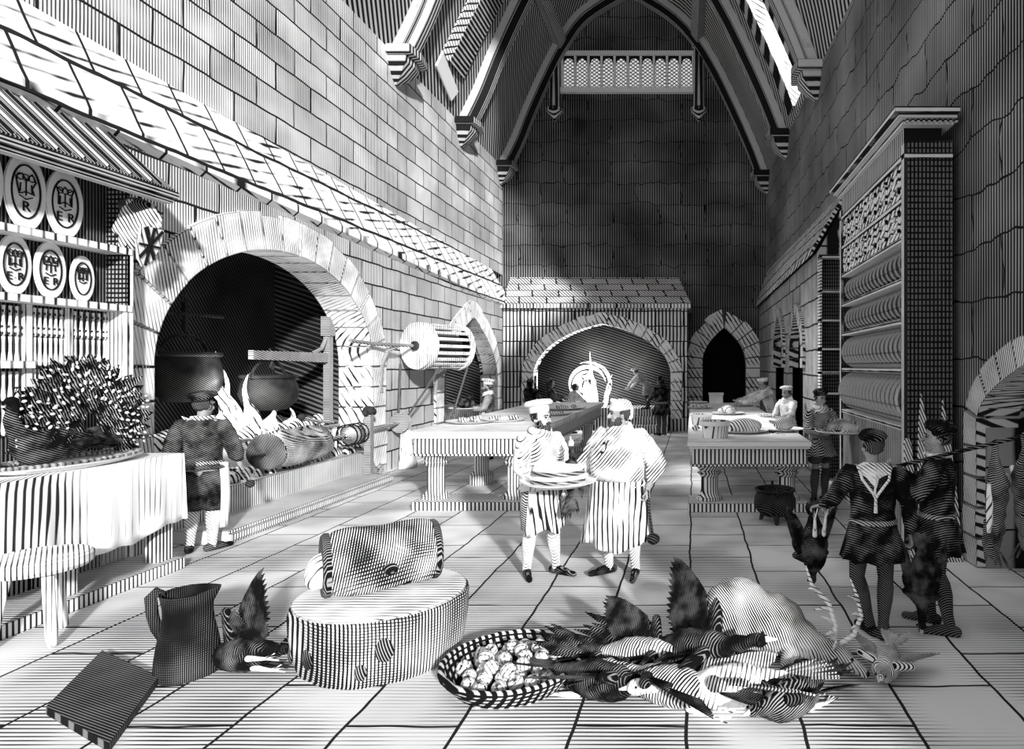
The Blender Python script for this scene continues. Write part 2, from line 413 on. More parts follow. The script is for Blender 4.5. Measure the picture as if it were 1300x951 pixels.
# ---- back wall with the small doorway at its right end
D_C, D_W, D_S, D_R = 1.12, .78, 2.3, 1.25
ad = lambda u: got_arch(u, D_C, D_W, D_S, D_R)
prof = [(-6.9, 9.35), (-6.45, 10.27), (-6.0, 11.4), (-5.41, 12.7), (-4.85, 13.75), (-3.99, 14.85), (-2.28, 15.9), (-.75, 14.95), (.2, 13.97), (.97, 12.7), (1.72, 11.1), (2.25, 9.84), (2.55, 9.0)]
def prof_at(y, k=5):
    """vault profile at depth y, smoothed, right springing on the wall there"""
    ap = prof[6][0]; out = []
    P = [(x if x <= ap else ap+(x-ap)*(xr(y)-ap)/(2.55-ap), z) for x, z in prof]
    for i in range(len(P)-1):
        for j in range(k):
            t = j/k; p0, p1, p2, p3 = P[max(i-1, 0)], P[i], P[i+1], P[min(i+2, len(P)-1)]
            if i == 5: p3 = P[6]
            if i == 6: p0 = P[6]
            out.append(tuple(.5*((2*p1[q])+(-p0[q]+p2[q])*t+(2*p0[q]-5*p1[q]+4*p2[q]-p3[q])*t*t+(-p0[q]+3*p1[q]-3*p2[q]+p3[q])*t**3) for q in (0, 1)))
    out.append(P[-1]); return out
def ztop(u):
    P = prof_at(YB)
    if u <= P[0][0]: return 9.0
    for a, b in zip(P, P[1:]):
        if a[0] <= u <= b[0]: return a[1]+(b[1]-a[1])*(u-a[0])/max(b[0]-a[0], 1e-6)+.1
    return 9.0
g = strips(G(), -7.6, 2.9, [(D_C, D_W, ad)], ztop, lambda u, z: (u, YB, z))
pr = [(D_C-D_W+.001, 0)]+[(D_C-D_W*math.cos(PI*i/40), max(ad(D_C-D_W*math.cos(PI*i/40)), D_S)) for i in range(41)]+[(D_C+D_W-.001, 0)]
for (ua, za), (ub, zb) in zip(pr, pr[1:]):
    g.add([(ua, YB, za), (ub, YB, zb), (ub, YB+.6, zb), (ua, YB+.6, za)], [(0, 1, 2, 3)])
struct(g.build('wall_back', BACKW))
# ---- right wall with the doorway at the near end
R_C, R_W, R_S, R_R = 5.75, .95, 1.55, .62
ar = lambda u: got_arch(u, R_C, R_W, R_S, R_R)
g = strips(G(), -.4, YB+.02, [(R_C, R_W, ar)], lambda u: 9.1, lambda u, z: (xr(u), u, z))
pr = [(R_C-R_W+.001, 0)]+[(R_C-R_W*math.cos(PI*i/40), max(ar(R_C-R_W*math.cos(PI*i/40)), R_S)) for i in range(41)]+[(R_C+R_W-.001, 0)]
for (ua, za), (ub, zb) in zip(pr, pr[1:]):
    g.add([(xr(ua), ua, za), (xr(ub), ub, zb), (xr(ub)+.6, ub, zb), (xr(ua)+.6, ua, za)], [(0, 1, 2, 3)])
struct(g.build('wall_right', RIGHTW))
# dark passages behind the doorways
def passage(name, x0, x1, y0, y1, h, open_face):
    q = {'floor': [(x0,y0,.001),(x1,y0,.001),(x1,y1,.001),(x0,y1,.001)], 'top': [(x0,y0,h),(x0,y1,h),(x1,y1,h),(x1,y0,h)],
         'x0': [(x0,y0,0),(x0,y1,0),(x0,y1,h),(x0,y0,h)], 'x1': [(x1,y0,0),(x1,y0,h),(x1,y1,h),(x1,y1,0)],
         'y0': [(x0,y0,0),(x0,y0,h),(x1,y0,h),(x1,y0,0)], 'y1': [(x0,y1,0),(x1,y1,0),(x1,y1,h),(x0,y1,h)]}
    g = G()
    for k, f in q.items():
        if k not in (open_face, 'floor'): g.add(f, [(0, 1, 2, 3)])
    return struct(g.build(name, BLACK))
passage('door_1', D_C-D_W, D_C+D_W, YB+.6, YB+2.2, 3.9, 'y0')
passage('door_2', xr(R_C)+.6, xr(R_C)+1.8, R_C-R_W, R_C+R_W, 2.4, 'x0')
struct(voussoirs(ad, D_C, D_W, D_S, .62, lambda u, z, d: (u, YB+d, z), -.1, .3, 22, jamb=.0).build('trim_2', VOUS), 'pale stone arch round the small back doorway')
VOUSD = M('voussoir_dark', .75, .015, d=(.1, 1, .3), per=.035, duty=.35, wob=.2, patch=.3, ink=.02)
struct(voussoirs(ar, R_C, R_W, R_S, .3, lambda u, z, d: (xr(u)+d, u, z), -.09, .35, 17, jamb=0).build('trim_3', VOUSD), 'stone arch round the doorway at the right edge')
# ---- vault
ys = [8.5+(YB-8.5)*i/24 for i in range(25)]
g = G(); rows = [prof_at(y) for y in ys]; m = len(rows[0])
g.add([(x, y, z) for y, r in zip(ys, rows) for x, z in r], [(j*m+i, j*m+i+1, (j+1)*m+i+1, (j+1)*m+i) for j in range(24) for i in range(m-1)])
o = struct(g.build('ceiling', VAULT, smooth=True))
def inward(P, i):
    a, b = V(P[max(i-1, 0)]), V(P[min(i+1, len(P)-1)]); t = (b-a).normalized(); return V((t.y, -t.x))
tn = 4
for y in (22.55, 18.7, 14.6):                   # stone ribs across the vault and their corbels
    P = prof_at(y); g = G()
    for (hw, dp) in ((.30, .22), (.16, .40)):
        rs = []
        for i, p in enumerate(P):
            q = V(p)+inward(P, i)*dp
            rs.append([(p[0], y-hw, p[1]), (q.x, y-hw, q.y), (q.x, y+hw, q.y), (p[0], y+hw, p[1])])
        g.rings(rs)
    for sgn, (x, z) in ((1, P[0]), (-1, P[-1])):
        for k, (r, zz) in enumerate(((.5, 0), (.5, -.1), (.38, -.14), (.36, -.3), (.22, -.48), (.05, -.62))):
            pass
        g.rings([[(x+sgn*a*r, y+b*r*.9, z+zz) for a, b in ((-.05, -1), (1, -1), (1.15, 0), (1, 1), (-.05, 1))] for r, zz in
                 ((.05, -.7), (.24, -.52), (.4, -.3), (.42, -.16), (.54, -.14), (.54, .04))])
    struct(g.build('trim_%d' % tn, RIB), ['stone rib arch of the vault against the back wall', 'stone rib arch of the vault with corbels, second from the back wall',
           'stone rib arch of the vault, third from the back wall', 'stone rib arch of the vault nearest the viewer'][tn-4]); tn += 1
# ridge-side purlins running along the vault
for u0, u1 in (((-4.85), 13.75), (.2, 13.97)):
    g = G(); rs = []
    for y in ys[6:]:
        P = prof_at(y); i = min(range(len(P)), key=lambda i: abs(P[i][1]-u1)+(10 if (P[i][0] < -2.28) != (u0 < -2.28) else 0))
        p = V(P[i]); nn = inward(P, i); t = V((nn.y, -nn.x))
        rs.append([((p+t*.2).x, y, (p+t*.2).y), ((p+t*.2+nn*.28).x, y, (p+t*.2+nn*.28).y), ((p-t*.2+nn*.28).x, y, (p-t*.2+nn*.28).y), ((p-t*.2).x, y, (p-t*.2).y)])
    g.rings(rs); struct(g.build('trim_%d' % tn, RIB), 'beam running along the vault'); tn += 1
# wall shafts either side of the back window
for x in (-4.98, .2):
    g = G()
    g.lathe([(.02, 10.95), (.16, 11.15), (.3, 11.3), (.3, 11.42), (.2, 11.46), (.19, 13.55), (.26, 13.6), (.24, 13.75), (.34, 13.9), (.34, 14.02)], 16, Matrix.Translation((x, YB-.12, 0)))
    o = struct(g.build('trim_%d' % tn, RIB), 'engaged wall shaft on a corbel beside the back window'); auto_smooth(o); tn += 1
# ---- back window: ten arched lattice lights
x0, x1, z0, z1 = -4.72, 0., 12.2, 13.35
w = bpy.data.objects.new('window_1', None); COL.objects.link(w); struct(w)
fr = G(); fr.box((x0-.2, YB-.14, z0-.2), (x1+.12, YB, z0)); fr.box((x0-.2, YB-.14, z1), (x1+.12, YB, z1+.16))
for i in range(11):
    x = x0+(x1-x0)*i/10; fr.box((x-.045, YB-.1, z0), (x+.045, YB, z1))
fr.build('window_frame', M('window_stone', .9, .05, duty=0, ink=.015), w)
hd = G()
for i in range(10):
    xa = x0+(x1-x0)*i/10; xb = x0+(x1-x0)*(i+1)/10; N = 10; xm = (xa+xb)/2; hw = (xb-xa)/2-.045
    for j in range(N):
        u0, u1 = -1+2*j/N, -1+2*(j+1)/N
        za, zb = (z1-.34+.26*math.sqrt(max(0, 1-u*u)) for u in (u0, u1))
        hd.hexa([(xm+hw*u0, YB-.07, za), (xm+hw*u1, YB-.07, zb), (xm+hw*u1, YB-.02, zb), (xm+hw*u0, YB-.02, za),
                 (xm+hw*u0, YB-.07, z1), (xm+hw*u1, YB-.07, z1), (xm+hw*u1, YB-.02, z1), (xm+hw*u0, YB-.02, z1)])
hd.build('arched_heads', RIB, w)
for i in range(10):
    xa = x0+(x1-x0)*i/10+.05; xb = x0+(x1-x0)*(i+1)/10-.05
    G().box((xa, YB-.03, z0), (xb, YB-.01, z1)).build('lattice_pane', GLASS, w)
# ---- dormer with lattice in the left of the vault, bright slit on the right
def vpt(y, f, left=True):
    P = prof_at(y); i = f*5; j = int(i); t = i-j
    if not left: P = P[::-1]
    p = V(P[j]).lerp(V(P[j+1]), t); nn = inward(P, j)
    if not left: nn = -nn
    return V((p.x, y, p.y)), V((nn.x, 0, nn.y))
w = bpy.data.objects.new('window_2', None); COL.objects.link(w); struct(w)
def vstrip(ya, yb, fa, fb, off, left, thick=.04, yskew=0):
    rs = []
    for k in range(9):
        f = fa+(fb-fa)*k/8; row = []
        for (y, d) in ((ya, off), (yb, off), (yb, off-thick), (ya, off-thick)):
            p, nn = vpt(y+yskew*k/8, f, left); q = p+nn*d; row.append(tuple(q))
        rs.append(row)
    return G().rings(rs)
vstrip(16.15, 16.6, .95, 2.9, .06, True, yskew=.35).build('lattice_pane', GLASS, w)
vstrip(16.6, 17.6, .95, 2.9, .08, True, yskew=.35).build('splayed_reveal', M('reveal', .5, .01, d=(1, 0, .3), per=.08, duty=.6, wob=.05), w)
g = G(); p, nn = vpt(16.1, .95); q, n2 = vpt(17.5, .3); r_, n3 = vpt(17.6, .62)
s_, n4 = vpt(16.1, .62)
g.hexa([tuple(a+n_*.05) for a, n_ in ((s_, n4), (q, n2), (r_, n3), (p, nn))]+[tuple(a+n_*.1) for a, n_ in ((s_, n4), (q, n2), (r_, n3), (p, nn))])
g.build('sill', M('white_sill', .97, duty=0), w)
w = bpy.data.objects.new('window_3', None); COL.objects.link(w); struct(w)
vstrip(15.9, 17.0, .3, 3.4, .05, False, yskew=.0).build('pane', DAY, w)
vstrip(17.0, 17.6, .3, 3.4, .08, False, yskew=.0).build('splayed_reveal', MATS['reveal'], w)
vstrip(15.5, 15.9, .15, 3.5, .08, False, yskew=.0).build('window_frame', MATS['reveal'], w)

# ================================================================== THE GREAT FIREPLACE (left wall)
fp = E('fireplace', 'great round-arched stone fireplace in the left wall with a raised hearth', 'fireplace', (XL, A1C, 0))
T0 = Matrix.Translation((-XL, -A1C, 0))
PL = lambda u, z, d: (d, u-A1C, z)
voussoirs(a1, A1C, A1W, A1S, .52, PL, .07, -.62, 27, jamb=.16).build('arch_ring', VOUS, fp)
g = G(); N = 40; dp = -1.9
us = [A1C-2.75+5.5*i/N for i in range(N+1)]
g.box((dp-.05, -2.75, 0), (dp, 2.75, 4.6)); g.box((dp, 2.55, 0), (-.5, 2.75, 4.6)); g.box((dp, -2.75, 0), (-.5, -2.55, 4.6)); g.box((dp-.05, -2.75, 4.3), (-.5, 2.75, 4.6))
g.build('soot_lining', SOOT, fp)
G().box((dp, -2.5, 0), (.02, 2.49, .52)).build('hearth', HEARTH, fp)
G().box((.0, -2.2, 0), (.7, 1.85, .16)).box((.7, -2.2, .04), (.74, 1.87, .12)).build('hearth_step', HEARTH, fp)
g = G().box((dp+.02, -2.45, .52), (-.62, 2.44, .98)); g.build('fire_bed', HTOP, fp)
G().tube([(-.55, -2.4, 1.02), (-.55, 2.4, 1.02)], .03, 8).build('fire_bar', IRONL, fp)
# rubble of ash and cinders on the hearth: uncountable
g = G(); rn = random.Random(5)
for i in range(90):
    y = rn.uniform(-2.3, 2.2); x = rn.uniform(-.55, -.1); r = rn.uniform(.04, .1)
    g.elr((x, y, .52+r*.5), (r*1.4, r, r*.7), (rn.random()*3, rn.random()*3, rn.random()*3))
for i in range(110):
    y = rn.uniform(-2.3, 2.3); x = rn.uniform(-1.6, -.65); r = rn.uniform(.07, .17)
    g.elr((x, y, .98+r*.4), (r*1.4, r, r*.8), (rn.random()*3, rn.random()*3, rn.random()*3))
o = g.build('cinders', COAL, None, (XL, A1C, 0), smooth=True); o['kind'] = 'stuff'; tag(o, 'pale heap of cinders and ash over the great hearth', 'cinders')
# flames
def flames(name, label, loc, specs, parent_scale=1):
    r = E(name, label, 'fire', loc)
    for (x, y, h, w, sx, sy, tw, n0) in specs:
        pts = []; rad = []
        for i in range(14):
            t = i/13; a = tw*t*2*PI+n0
            pts.append((x+sx*t+.16*w*5*t*(1-.3*t)*math.cos(a), y+sy*t+.16*w*5*t*math.sin(a), h*t))
            rad.append(w*(1-t)**.7*(.7+.9*math.sin(PI*min(1, t*1.6+.1)))+.004)
        G().tube(pts, rad, 10, flat=.6).build('flame', FLAME, r, smooth=True)
    return r
flames('fire', 'tall curling white flames burning under the cauldrons in the great fireplace', (-7.3, 9.95, 1.02),
       [(.1, -.05, 1.35, .15, -.05, -.35, .9, 0), (.25, .15, 1.0, .12, .05, -.2, -.8, 1), (-.1, .2, 1.2, .12, .05, -.4, 1.1, 2), (.1, -.4, .5, .15, .1, -.1, .5, 3),
        (.2, .6, .55, .14, .1, -.1, .6, 4), (.1, -.8, .42, .12, 0, -.2, .7, 5), (.2, 1.1, .4, .11, 0, .1, -.6, 2.5), (.2, -.1, .6, .2, 0, 0, .4, 1.5), (.1, 0, 1.0, .09, -.1, -.5, 1.6, 2.2)])
# smaller recess further along the left wall
al = E('alcove', 'dark pointed stone recess in the left wall beside the far corner', 'alcove', (XL, A2C, 0))
voussoirs(a2, A2C, A2W, A2S, .48, lambda u, z, d: (d, u-A2C, z), .07, -.4, 25, jamb=.0).build('arch_ring', VOUS, al)
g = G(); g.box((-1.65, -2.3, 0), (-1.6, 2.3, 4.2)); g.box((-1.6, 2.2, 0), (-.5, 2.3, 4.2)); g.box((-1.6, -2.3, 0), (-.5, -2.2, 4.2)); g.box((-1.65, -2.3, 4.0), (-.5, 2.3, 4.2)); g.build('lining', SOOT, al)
G().box((-1.5, -2.14, 0), (-.1, 2.14, .95)).build('counter', M('dark_counter', .6, .01, d=(0, 1, 0), per=.1, duty=.6, wob=.1), al)

# ================================================================== FAR FIREPLACE (back wall)
BX0, BX1 = XL+.005, -.18; B_C, B_W, B_S, B_R = -3.0, 2.25, 1.9, 1.65
ab = lambda u: flat_got(u, B_C, B_W, B_S, B_R)
ff = E('fireplace', 'wide pointed-arch stone fireplace with a slab roof at the far end', 'fireplace', (B_C, YF, 0))
g = strips(G(), BX0-B_C, BX1-B_C, [(0, B_W, lambda u: ab(u+B_C))], lambda u: 4.15, lambda u, z: (u, 0, z))
ar_ = BX1-B_C
g.add([(ar_, 0, 0), (ar_, 2, 0), (ar_, 2, 4.15), (ar_, 0, 4.15)], [(0, 1, 2, 3)])
for s in (-1, 1):
    g.add([(s*B_W, 0, 0), (s*B_W, .5, 0), (s*B_W, .5, B_S), (s*B_W, 0, B_S)], [(0, 1, 2, 3)])
N = 50
for i in range(N):
    u0 = B_W*(-math.cos(PI*i/N)); u1 = B_W*(-math.cos(PI*(i+1)/N)); z0_ = max(ab(u0+B_C), B_S); z1_ = max(ab(u1+B_C), B_S)
    g.add([(u0, 0, z0_), (u1, 0, z1_), (u1, .5, z1_), (u0, .5, z0_)], [(0, 1, 2, 3)])
g.build('breast', BREAST, ff)
voussoirs(ab, B_C, B_W, B_S, .38, lambda u, z, d: (u-B_C, d, z), -.07, .3, 29, jamb=.4).build('arch_ring', VOUS, ff)
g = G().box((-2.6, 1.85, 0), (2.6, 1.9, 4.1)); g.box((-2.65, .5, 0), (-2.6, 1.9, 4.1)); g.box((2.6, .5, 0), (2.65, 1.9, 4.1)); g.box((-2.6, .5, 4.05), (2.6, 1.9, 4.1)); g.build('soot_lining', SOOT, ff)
g = G()
lx = XL-B_C
g.hexa([(lx, -.18, 4.06), (ar_+.12, -.18, 4.06), (ar_+.12, 1.98, 4.06), (lx, 1.98, 4.06), (lx, -.18, 4.18), (ar_+.12, -.18, 4.18), (ar_-.35, 1.98, 5.36), (lx-.3, 1.98, 5.36)])
g.build('slab_roof', TILEB, ff)
G().box((-2.2, .35, 0), (2.2, 1.8, .75)).build('hearth', M('dark_hearth', .6, .01, d=(1, 0, 0), per=.1, duty=.5, wob=.1), ff)
g = G()
for i in range(3): g.box((1.0, -.6+.3*i, .0), (2.2, -.3+.3*i, .25*(i+1)))
g.build('hearth_steps', M('step_stone', .75, .02, d=(1, 0, 0), per=.09, duty=.45, wob=.3, ink=.03), ff)
ff_ = flames('fire', 'swirling white flames in the far fireplace', (-3.55, 21.75, .76),
       [(0, 0, 1.5, .26, -.1, 0, 1.1, 0), (.2, -.1, 1.9, .12, -.15, 0, .5, 1), (-.4, 0, .9, .24, -.3, 0, .7, 2), (-.9, -.2, .5, .22, -.3, 0, .4, 3), (.5, .0, 1.1, .1, .2, 0, -.9, 0), (-.1, -.3, .8, .26, 0, 0, .5, 4)])
for k, (rr, a0_, a1_, ww) in enumerate(((.28, 0, 5.2, .07), (.45, 1.2, 5.6, .07), (.62, .2, 3.6, .06), (.78, 5.4, 8.2, .05))):
    G().tube([(-.05+rr*math.cos(a0_+(a1_-a0_)*t/16), -.25, .75+rr*math.sin(a0_+(a1_-a0_)*t/16)) for t in range(17)], [ww*(.15+math.sin(PI*t/16)) for t in range(17)], 8).build('flame', FLAME, ff_, smooth=True)
for i, (x, y, a) in enumerate(((-4.6, 21.7, .3), (-3.7, 21.45, -.2), (-4.1, 21.6, .1))):
    o = G().tube([(-.45, 0, 0), (.45, 0, .02)], [.11, .1], 10).build('log', COAL, None, (x, y, .87), rot=(0, 0, a), smooth=False)
    tag(o, ['pale log at the left of the far fire', 'pale log at the front of the far fire', 'pale log lying across behind the others in the far fire'][i], 'log', 'logs in the far fireplace')

# ================================================================== LEAN-TO BLOCK (right wall, far half)
bl = E('oven_house', 'low stone lean-to with two dark gothic openings and a slab roof along the right wall', 'oven house', (2.4, 12.2, 0))
Y0, Y1 = 0, YB-12.2
def ab1(u): return got_arch(u, 2.3, .75, 2.5, .85) or got_arch(u, 5.3, .8, 2.6, .95)
g = strips(G(), Y0, Y1, [(2.3, .75, lambda u: got_arch(u, 2.3, .75, 2.5, .85)), (5.3, .8, lambda u: got_arch(u, 5.3, .8, 2.6, .95))], lambda u: 4.35, lambda u, z: (0, u, z))
g.add([(0, 0, 0), (.6, 0, 0), (.6, 0, 5.4), (0, 0, 4.35)], [(0, 1, 2, 3)])
g.build('front_wall', M('lean_stone', .62, .012, d=(.2, 1, 0), per=.1, duty=.5, wob=.15, patch=.3, brick=((0, 1, 0), (0, 0, 1), 1.0, .5, .02, .3)), bl)
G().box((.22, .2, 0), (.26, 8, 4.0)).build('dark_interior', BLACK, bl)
for c, w, sp, ri in ((2.3, .75, 2.5, .85), (5.3, .8, 2.6, .95)):
    voussoirs(lambda u: got_arch(u, c, w, sp, ri), c, w, sp, .3, lambda u, z, d: (d, u, z), -.06, .15, 13, jamb=2.1).build('arch_ring', M('arch_dark', .6, .012, d=(.1, 1, .3), per=.06, duty=.45, ink=.02), bl)
G().hexa([(-.12, -.08, 4.3), (.6, -.08, 5.5), (.3, Y1-.02, 5.5), (-.12, Y1-.02, 4.3), (-.12, -.08, 4.4), (.6, -.08, 5.65), (.3, Y1-.02, 5.65), (-.12, Y1-.02, 4.4)]).build('slab_roof',
    M('lean_roof', .75, .012, d=(.6, .2, .8), per=.1, duty=.45, brick=((0, 1, 0), (.5, 0, .8), .8, .4, .025, .3)), bl)
# ================================================================== FITTINGS OF THE GREAT FIREPLACE
def ring_pts(c, r, n=14, axis='x'):
    return [(c[0]+(r*math.cos(2*PI*i/n) if axis != 'x' else 0), c[1]+(r*math.cos(2*PI*i/n) if axis == 'x' else r*math.sin(2*PI*i/n) if axis == 'z' else 0), c[2]+(r*math.sin(2*PI*i/n) if axis != 'z' else 0)) for i in range(n+1)]
def cauldron(label, loc, r, h, feet=False, bail=True, mat=IRON):
    t = E('cauldron', label, 'cauldron', loc)
    o = G().lathe([(.02, 0), (r*.55, .02*h), (r*.88, h*.2), (r*1.0, h*.42), (r*.97, h*.62), (r*.86, h*.82), (r*.84, h*.88), (r*.8, h*.88), (r*.82, h*.7), (r*.7, h*.3), (.02, h*.2)], 32).build('pot', mat, t, smooth=True)
    auto_smooth(o, 50)
    rp = [(r*.9*math.cos(2*PI*i/28), r*.9*math.sin(2*PI*i/28), h*.9) for i in range(29)]
    G().tube(rp, r*.075, 8).build('rim', mat, t, smooth=True)
    if bail:
        G().tube([(0, r*.92*math.cos(PI*i/14), h*.9+r*.62*math.sin(PI*i/14)) for i in range(15)], .022, 8).build('handle', IRONL if mat is not IRON else mat, t, smooth=True)
    for s in (-1, 1):
        G().tube(ring_pts((0, s*r*.96, h*.93), .05, 10, 'x'), .016, 6).build('lug', mat, t)
    if feet:
        for a in (.5, 2.6, 4.7):
            G().cap((r*.6*math.cos(a), r*.6*math.sin(a), h*.1), .045, (r*.75*math.cos(a), r*.75*math.sin(a), -.085), .022).build('foot', mat, t, smooth=True)
    return t
cauldron('big black cauldron hanging at the back left of the great fireplace', (-7.5, 9.3, 1.62), .47, .78)
cauldron('round black cauldron with a bail hanging from the crane arm over the flames', (-7.0, 10.4, 1.42), .43, .62)
# crane
t = E('fire_crane', 'iron crane with a long arm swung over the great fire', 'crane', (-6.95, 12.0, .98))
G().box((-.06, -.06, 0), (.06, .06, 1.95)).box((-.09, -.09, 1.75), (.09, .09, 2.12)).build('post', IRONL, t)
G().hexa([(-.04, -2.1, 1.28), (.04, -2.1, 1.28), (.04, 0, 1.24), (-.04, 0, 1.24), (-.04, -2.1, 1.42), (.04, -2.1, 1.42), (.04, 0, 1.42), (-.04, 0, 1.42)]).build('arm', IRONL, t)
G().tube([(0, -.5, 1.4), (0, -.22, 1.5), (0, -.05, 1.72)], .035, 8).build('brace', IRONL, t)
G().tube([(-.04, -1.6, 1.46), (-.0, -1.6, 1.36), (0, -1.6, 1.24), (0, -1.64, 1.16), (0, -1.6, 1.12), (0, -1.55, 1.18)], .02, 7).build('hook', IRON, t)
t = E('pot_hanger', 'dark iron bar with a ring and hook holding the big cauldron', 'hanger', (-7.5, 9.3, 2.55))
G().tube([(0, -1.95, .35), (0, .75, .38)], .025, 8).build('bar', IRON, t)
G().box((-.03, -.03, .12), (.03, .03, .55)).tube(ring_pts((0, 0, .6), .05, 10), .015, 6).build('trammel', IRON, t)
G().tube([(0, 0, .14), (0, .04, .05), (0, 0, .0), (0, -.04, .05)], .018, 6).build('hook', IRON, t)
# spits and roasts
def roast(name, label, loc, L, R, rz=0, mat=MEAT, cat='joint of meat', flat=.5, endmat=None):
    t = E(name, label, cat, loc, rz)
    g = G(); n = 24; rs = []
    for k in range(13):
        u = -1+2*k/12; q = (1-abs(u)**6*.16)
        row = []
        for i in range(n):
            a = 2*PI*i/n; c, s = math.cos(a), math.sin(a)
            rr = R*q*(1+.04*math.sin(3*a+u*4)+.05*math.sin(5*a))
            z = s*rr if s > 0 else s*rr*flat
            row.append((c*rr, u*L/2, z+R*flat))
        rs.append(row)
    g.rings(rs); g.build('flesh', mat, t, smooth=False); auto_smooth(kids(t)[-1], 50)
    for s in (-1, 1):
        rs = []
        for r_, yy in ((R*.96, .0), (R*.97, .03), (R*.9, .05)):
            rs.append([(math.cos(2*PI*i/n)*r_*.97, s*(L/2-.02+yy), (math.sin(2*PI*i/n)*r_*(1 if math.sin(2*PI*i/n) > 0 else flat))+R*flat) for i in range(n)])
        G().rings(rs).build('cut_face', endmat or MEATD, t)
    return t
roast('roast_joint', 'large ribbed joint of meat roasting on the lower spit before the fire', (-6.35, 10.0, .60), 1.25, .32, rz=0, mat=MEAT, flat=.75)
t = E('roast_fowl', 'small trussed fowl roasting on the spit beside the large joint', 'roast fowl', (-6.1, 11.3, .93))
g = G().ell((0, 0, 0), (.17, .3, .17)).ell((.06, .2, .03), (.12, .14, .12)).cap((.05, -.12, -.08), .06, (.08, -.33, -.03), .03).cap((-.05, -.12, -.08), .06, (-.08, -.33, -.03), .03)
g.blob('body', MEAT, t, vox=.015)
for k in range(4):
    G().tube([(.19*math.cos(a), -.2+.13*k, .19*math.sin(a)) for a in [2*PI*i/16 for i in range(17)]], .012, 6).build('trussing_string', INK, t)
t = E('roasting_spit', 'long pale iron spit rod ending in a grooved wheel right of the fire', 'spit', (-6.1, 13.15, .97))
G().tube([(0, -2.5, -.04), (0, .05, .0)], .028, 8).build('rod', IRONL, t)
w_ = Matrix.Translation((0, 0, 0)) @ Matrix.Rotation(PI/2, 4, 'X')
o = G().lathe([(.03, -.09), (.2, -.09), (.21, -.06), (.14, -.03), (.14, .03), (.21, .06), (.2, .09), (.03, .09)], 24, w_).build('wheel', IRONL, t); auto_smooth(o)
t = E('roasting_spit', 'dark thin lower spit rod through the large joint', 'spit', (-6.35, 10.0, .84))
G().tube([(0, -.95, 0), (0, 1.75, .0)], .022, 8).build('rod', IRON, t)
G().tube([(0, 1.75, 0), (.0, 1.78, -.14), (0, 1.9, -.14)], .02, 8).build('crank', IRON, t)
t = E('spit_stand', 'upright iron spit stand with a knob top and scrolled foot on the hearth step', 'spit stand', (-5.98, 11.62, .0))
G().box((-.06, -.06, 0), (.06, .06, 1.26)).build('post', IRONL, t)
G().ell((0, 0, 1.33), (.11, .09, .09)).ell((0, .15, 1.3), (.06, .08, .07)).cap((0, -.13, 1.29), .05, (0, 0, 1.29), .05).build('knob', IRON, t, smooth=True)
G().tube([(0, .05, .42), (0, .16, .3), (0, .2, .16), (0, .36, .1), (0, .46, .16), (0, .42, .26), (0, .33, .22)], .035, 8).build('scroll', IRONL, t, smooth=True)
G().box((-.12, -.12, 0), (.12, .56, .05)).build('foot', HEARTH, t)
for z in (.62, .78):
    G().tube([(0, 0, z), (-.2, 0, z), (-.26, 0, z+.07)], .02, 7).build('hook', IRON, t)
t = E('andiron', 'iron fire tongs lying on the fire bed against the crane post', 'tongs', (-6.95, 11.5, 1.09))
G().tube([(0, -.3, .15), (0, .1, .06), (-.1, .5, .0)], .025, 8).tube([(.0, -.3, .15), (.08, .1, .03), (.1, .5, .0)], .025, 8).build('arm', IRONL, t)
G().ell((0, -.32, .16), (.06, .06, .06)).build('pivot', IRON, t)
# turnspit drum
ax = V((.45, .89, 0)).normalized(); dc = V((-5.85, 13.3, 2.58)); DL = 1.12; DR = .5
t = E('turnspit_wheel', 'big wooden slatted drum wheel mounted on the wall beside the great arch', 'wheel', dc)
rot = ax.to_track_quat('Z', 'X').to_matrix().to_4x4()
o = G().lathe([(.02, 0), (DR, 0), (DR, .05), (.02, .05)], 36, rot).build('end_disc', WOODP, t); auto_smooth(o)
for z in (.08, .13): o = G().lathe([(DR*.9, z), (DR*1.03, z), (DR*1.03, z+.03), (DR*.9, z+.03)], 36, rot).build('hoop', WOODP, t); auto_smooth(o)
rs = []
for r_, z in ((DR*.86, DL-.04), (DR*1.05, DL-.04), (DR*1.05, DL+.03), (DR*.86, DL+.03)):
    rs.append([tuple(rot @ V((r_*math.cos(2*PI*i/36), r_*math.sin(2*PI*i/36), z))) for i in range(36)])
o = G().rings(rs, close=True).build('rim', WOODP, t); auto_smooth(o)
g = G().lathe([(.02, .05), (DR*.55, .06), (DR*.55, DL-.1), (.02, DL-.1)], 24, rot).build('inner_barrel', WOODD, t)
for i in range(20):
    a = 2*PI*i/20; m_ = rot @ Matrix.Rotation(a, 4, 'Z')
    G().box((DR*.93, -.032, .1), (DR*.99, .032, DL), m_).build('slat', WOODP, t)
G().lathe([(.1, -.06), (.1, .0)], 18, rot).lathe([(.05, -.09), (.05, -.06)], 12, rot).build('hub', IRON, t)
t = E('drum_bracket', 'long pale iron axle and curved bracket holding the wooden drum', 'bracket', dc)
G().tube([(-.3, -2.0, .03), (-.28, -1.2, 0), (-.15, -.5, 0), tuple(-ax*.08)], .035, 8).build('axle', IRONL, t)
G().tube([(-.16, -.5, -.02), (-.3, -.62, -.12), (-.38, -.68, -.4), (-.4, -.7, -.85), (-.38, -.72, -.95)], .045, 8).build('bracket_arm', IRONL, t)
e2 = V((DL*ax.x+.1, DL*ax.y+.1, 0))
G().tube([(e2.x-.45, e2.y+.1, -.52), (e2.x-.65, e2.y+.1, -.7), (e2.x-.7, e2.y+.1, -1.1)], .04, 8).build('rear_bracket', IRONL, t)
wl = V((-6.1, 13.15, .97))
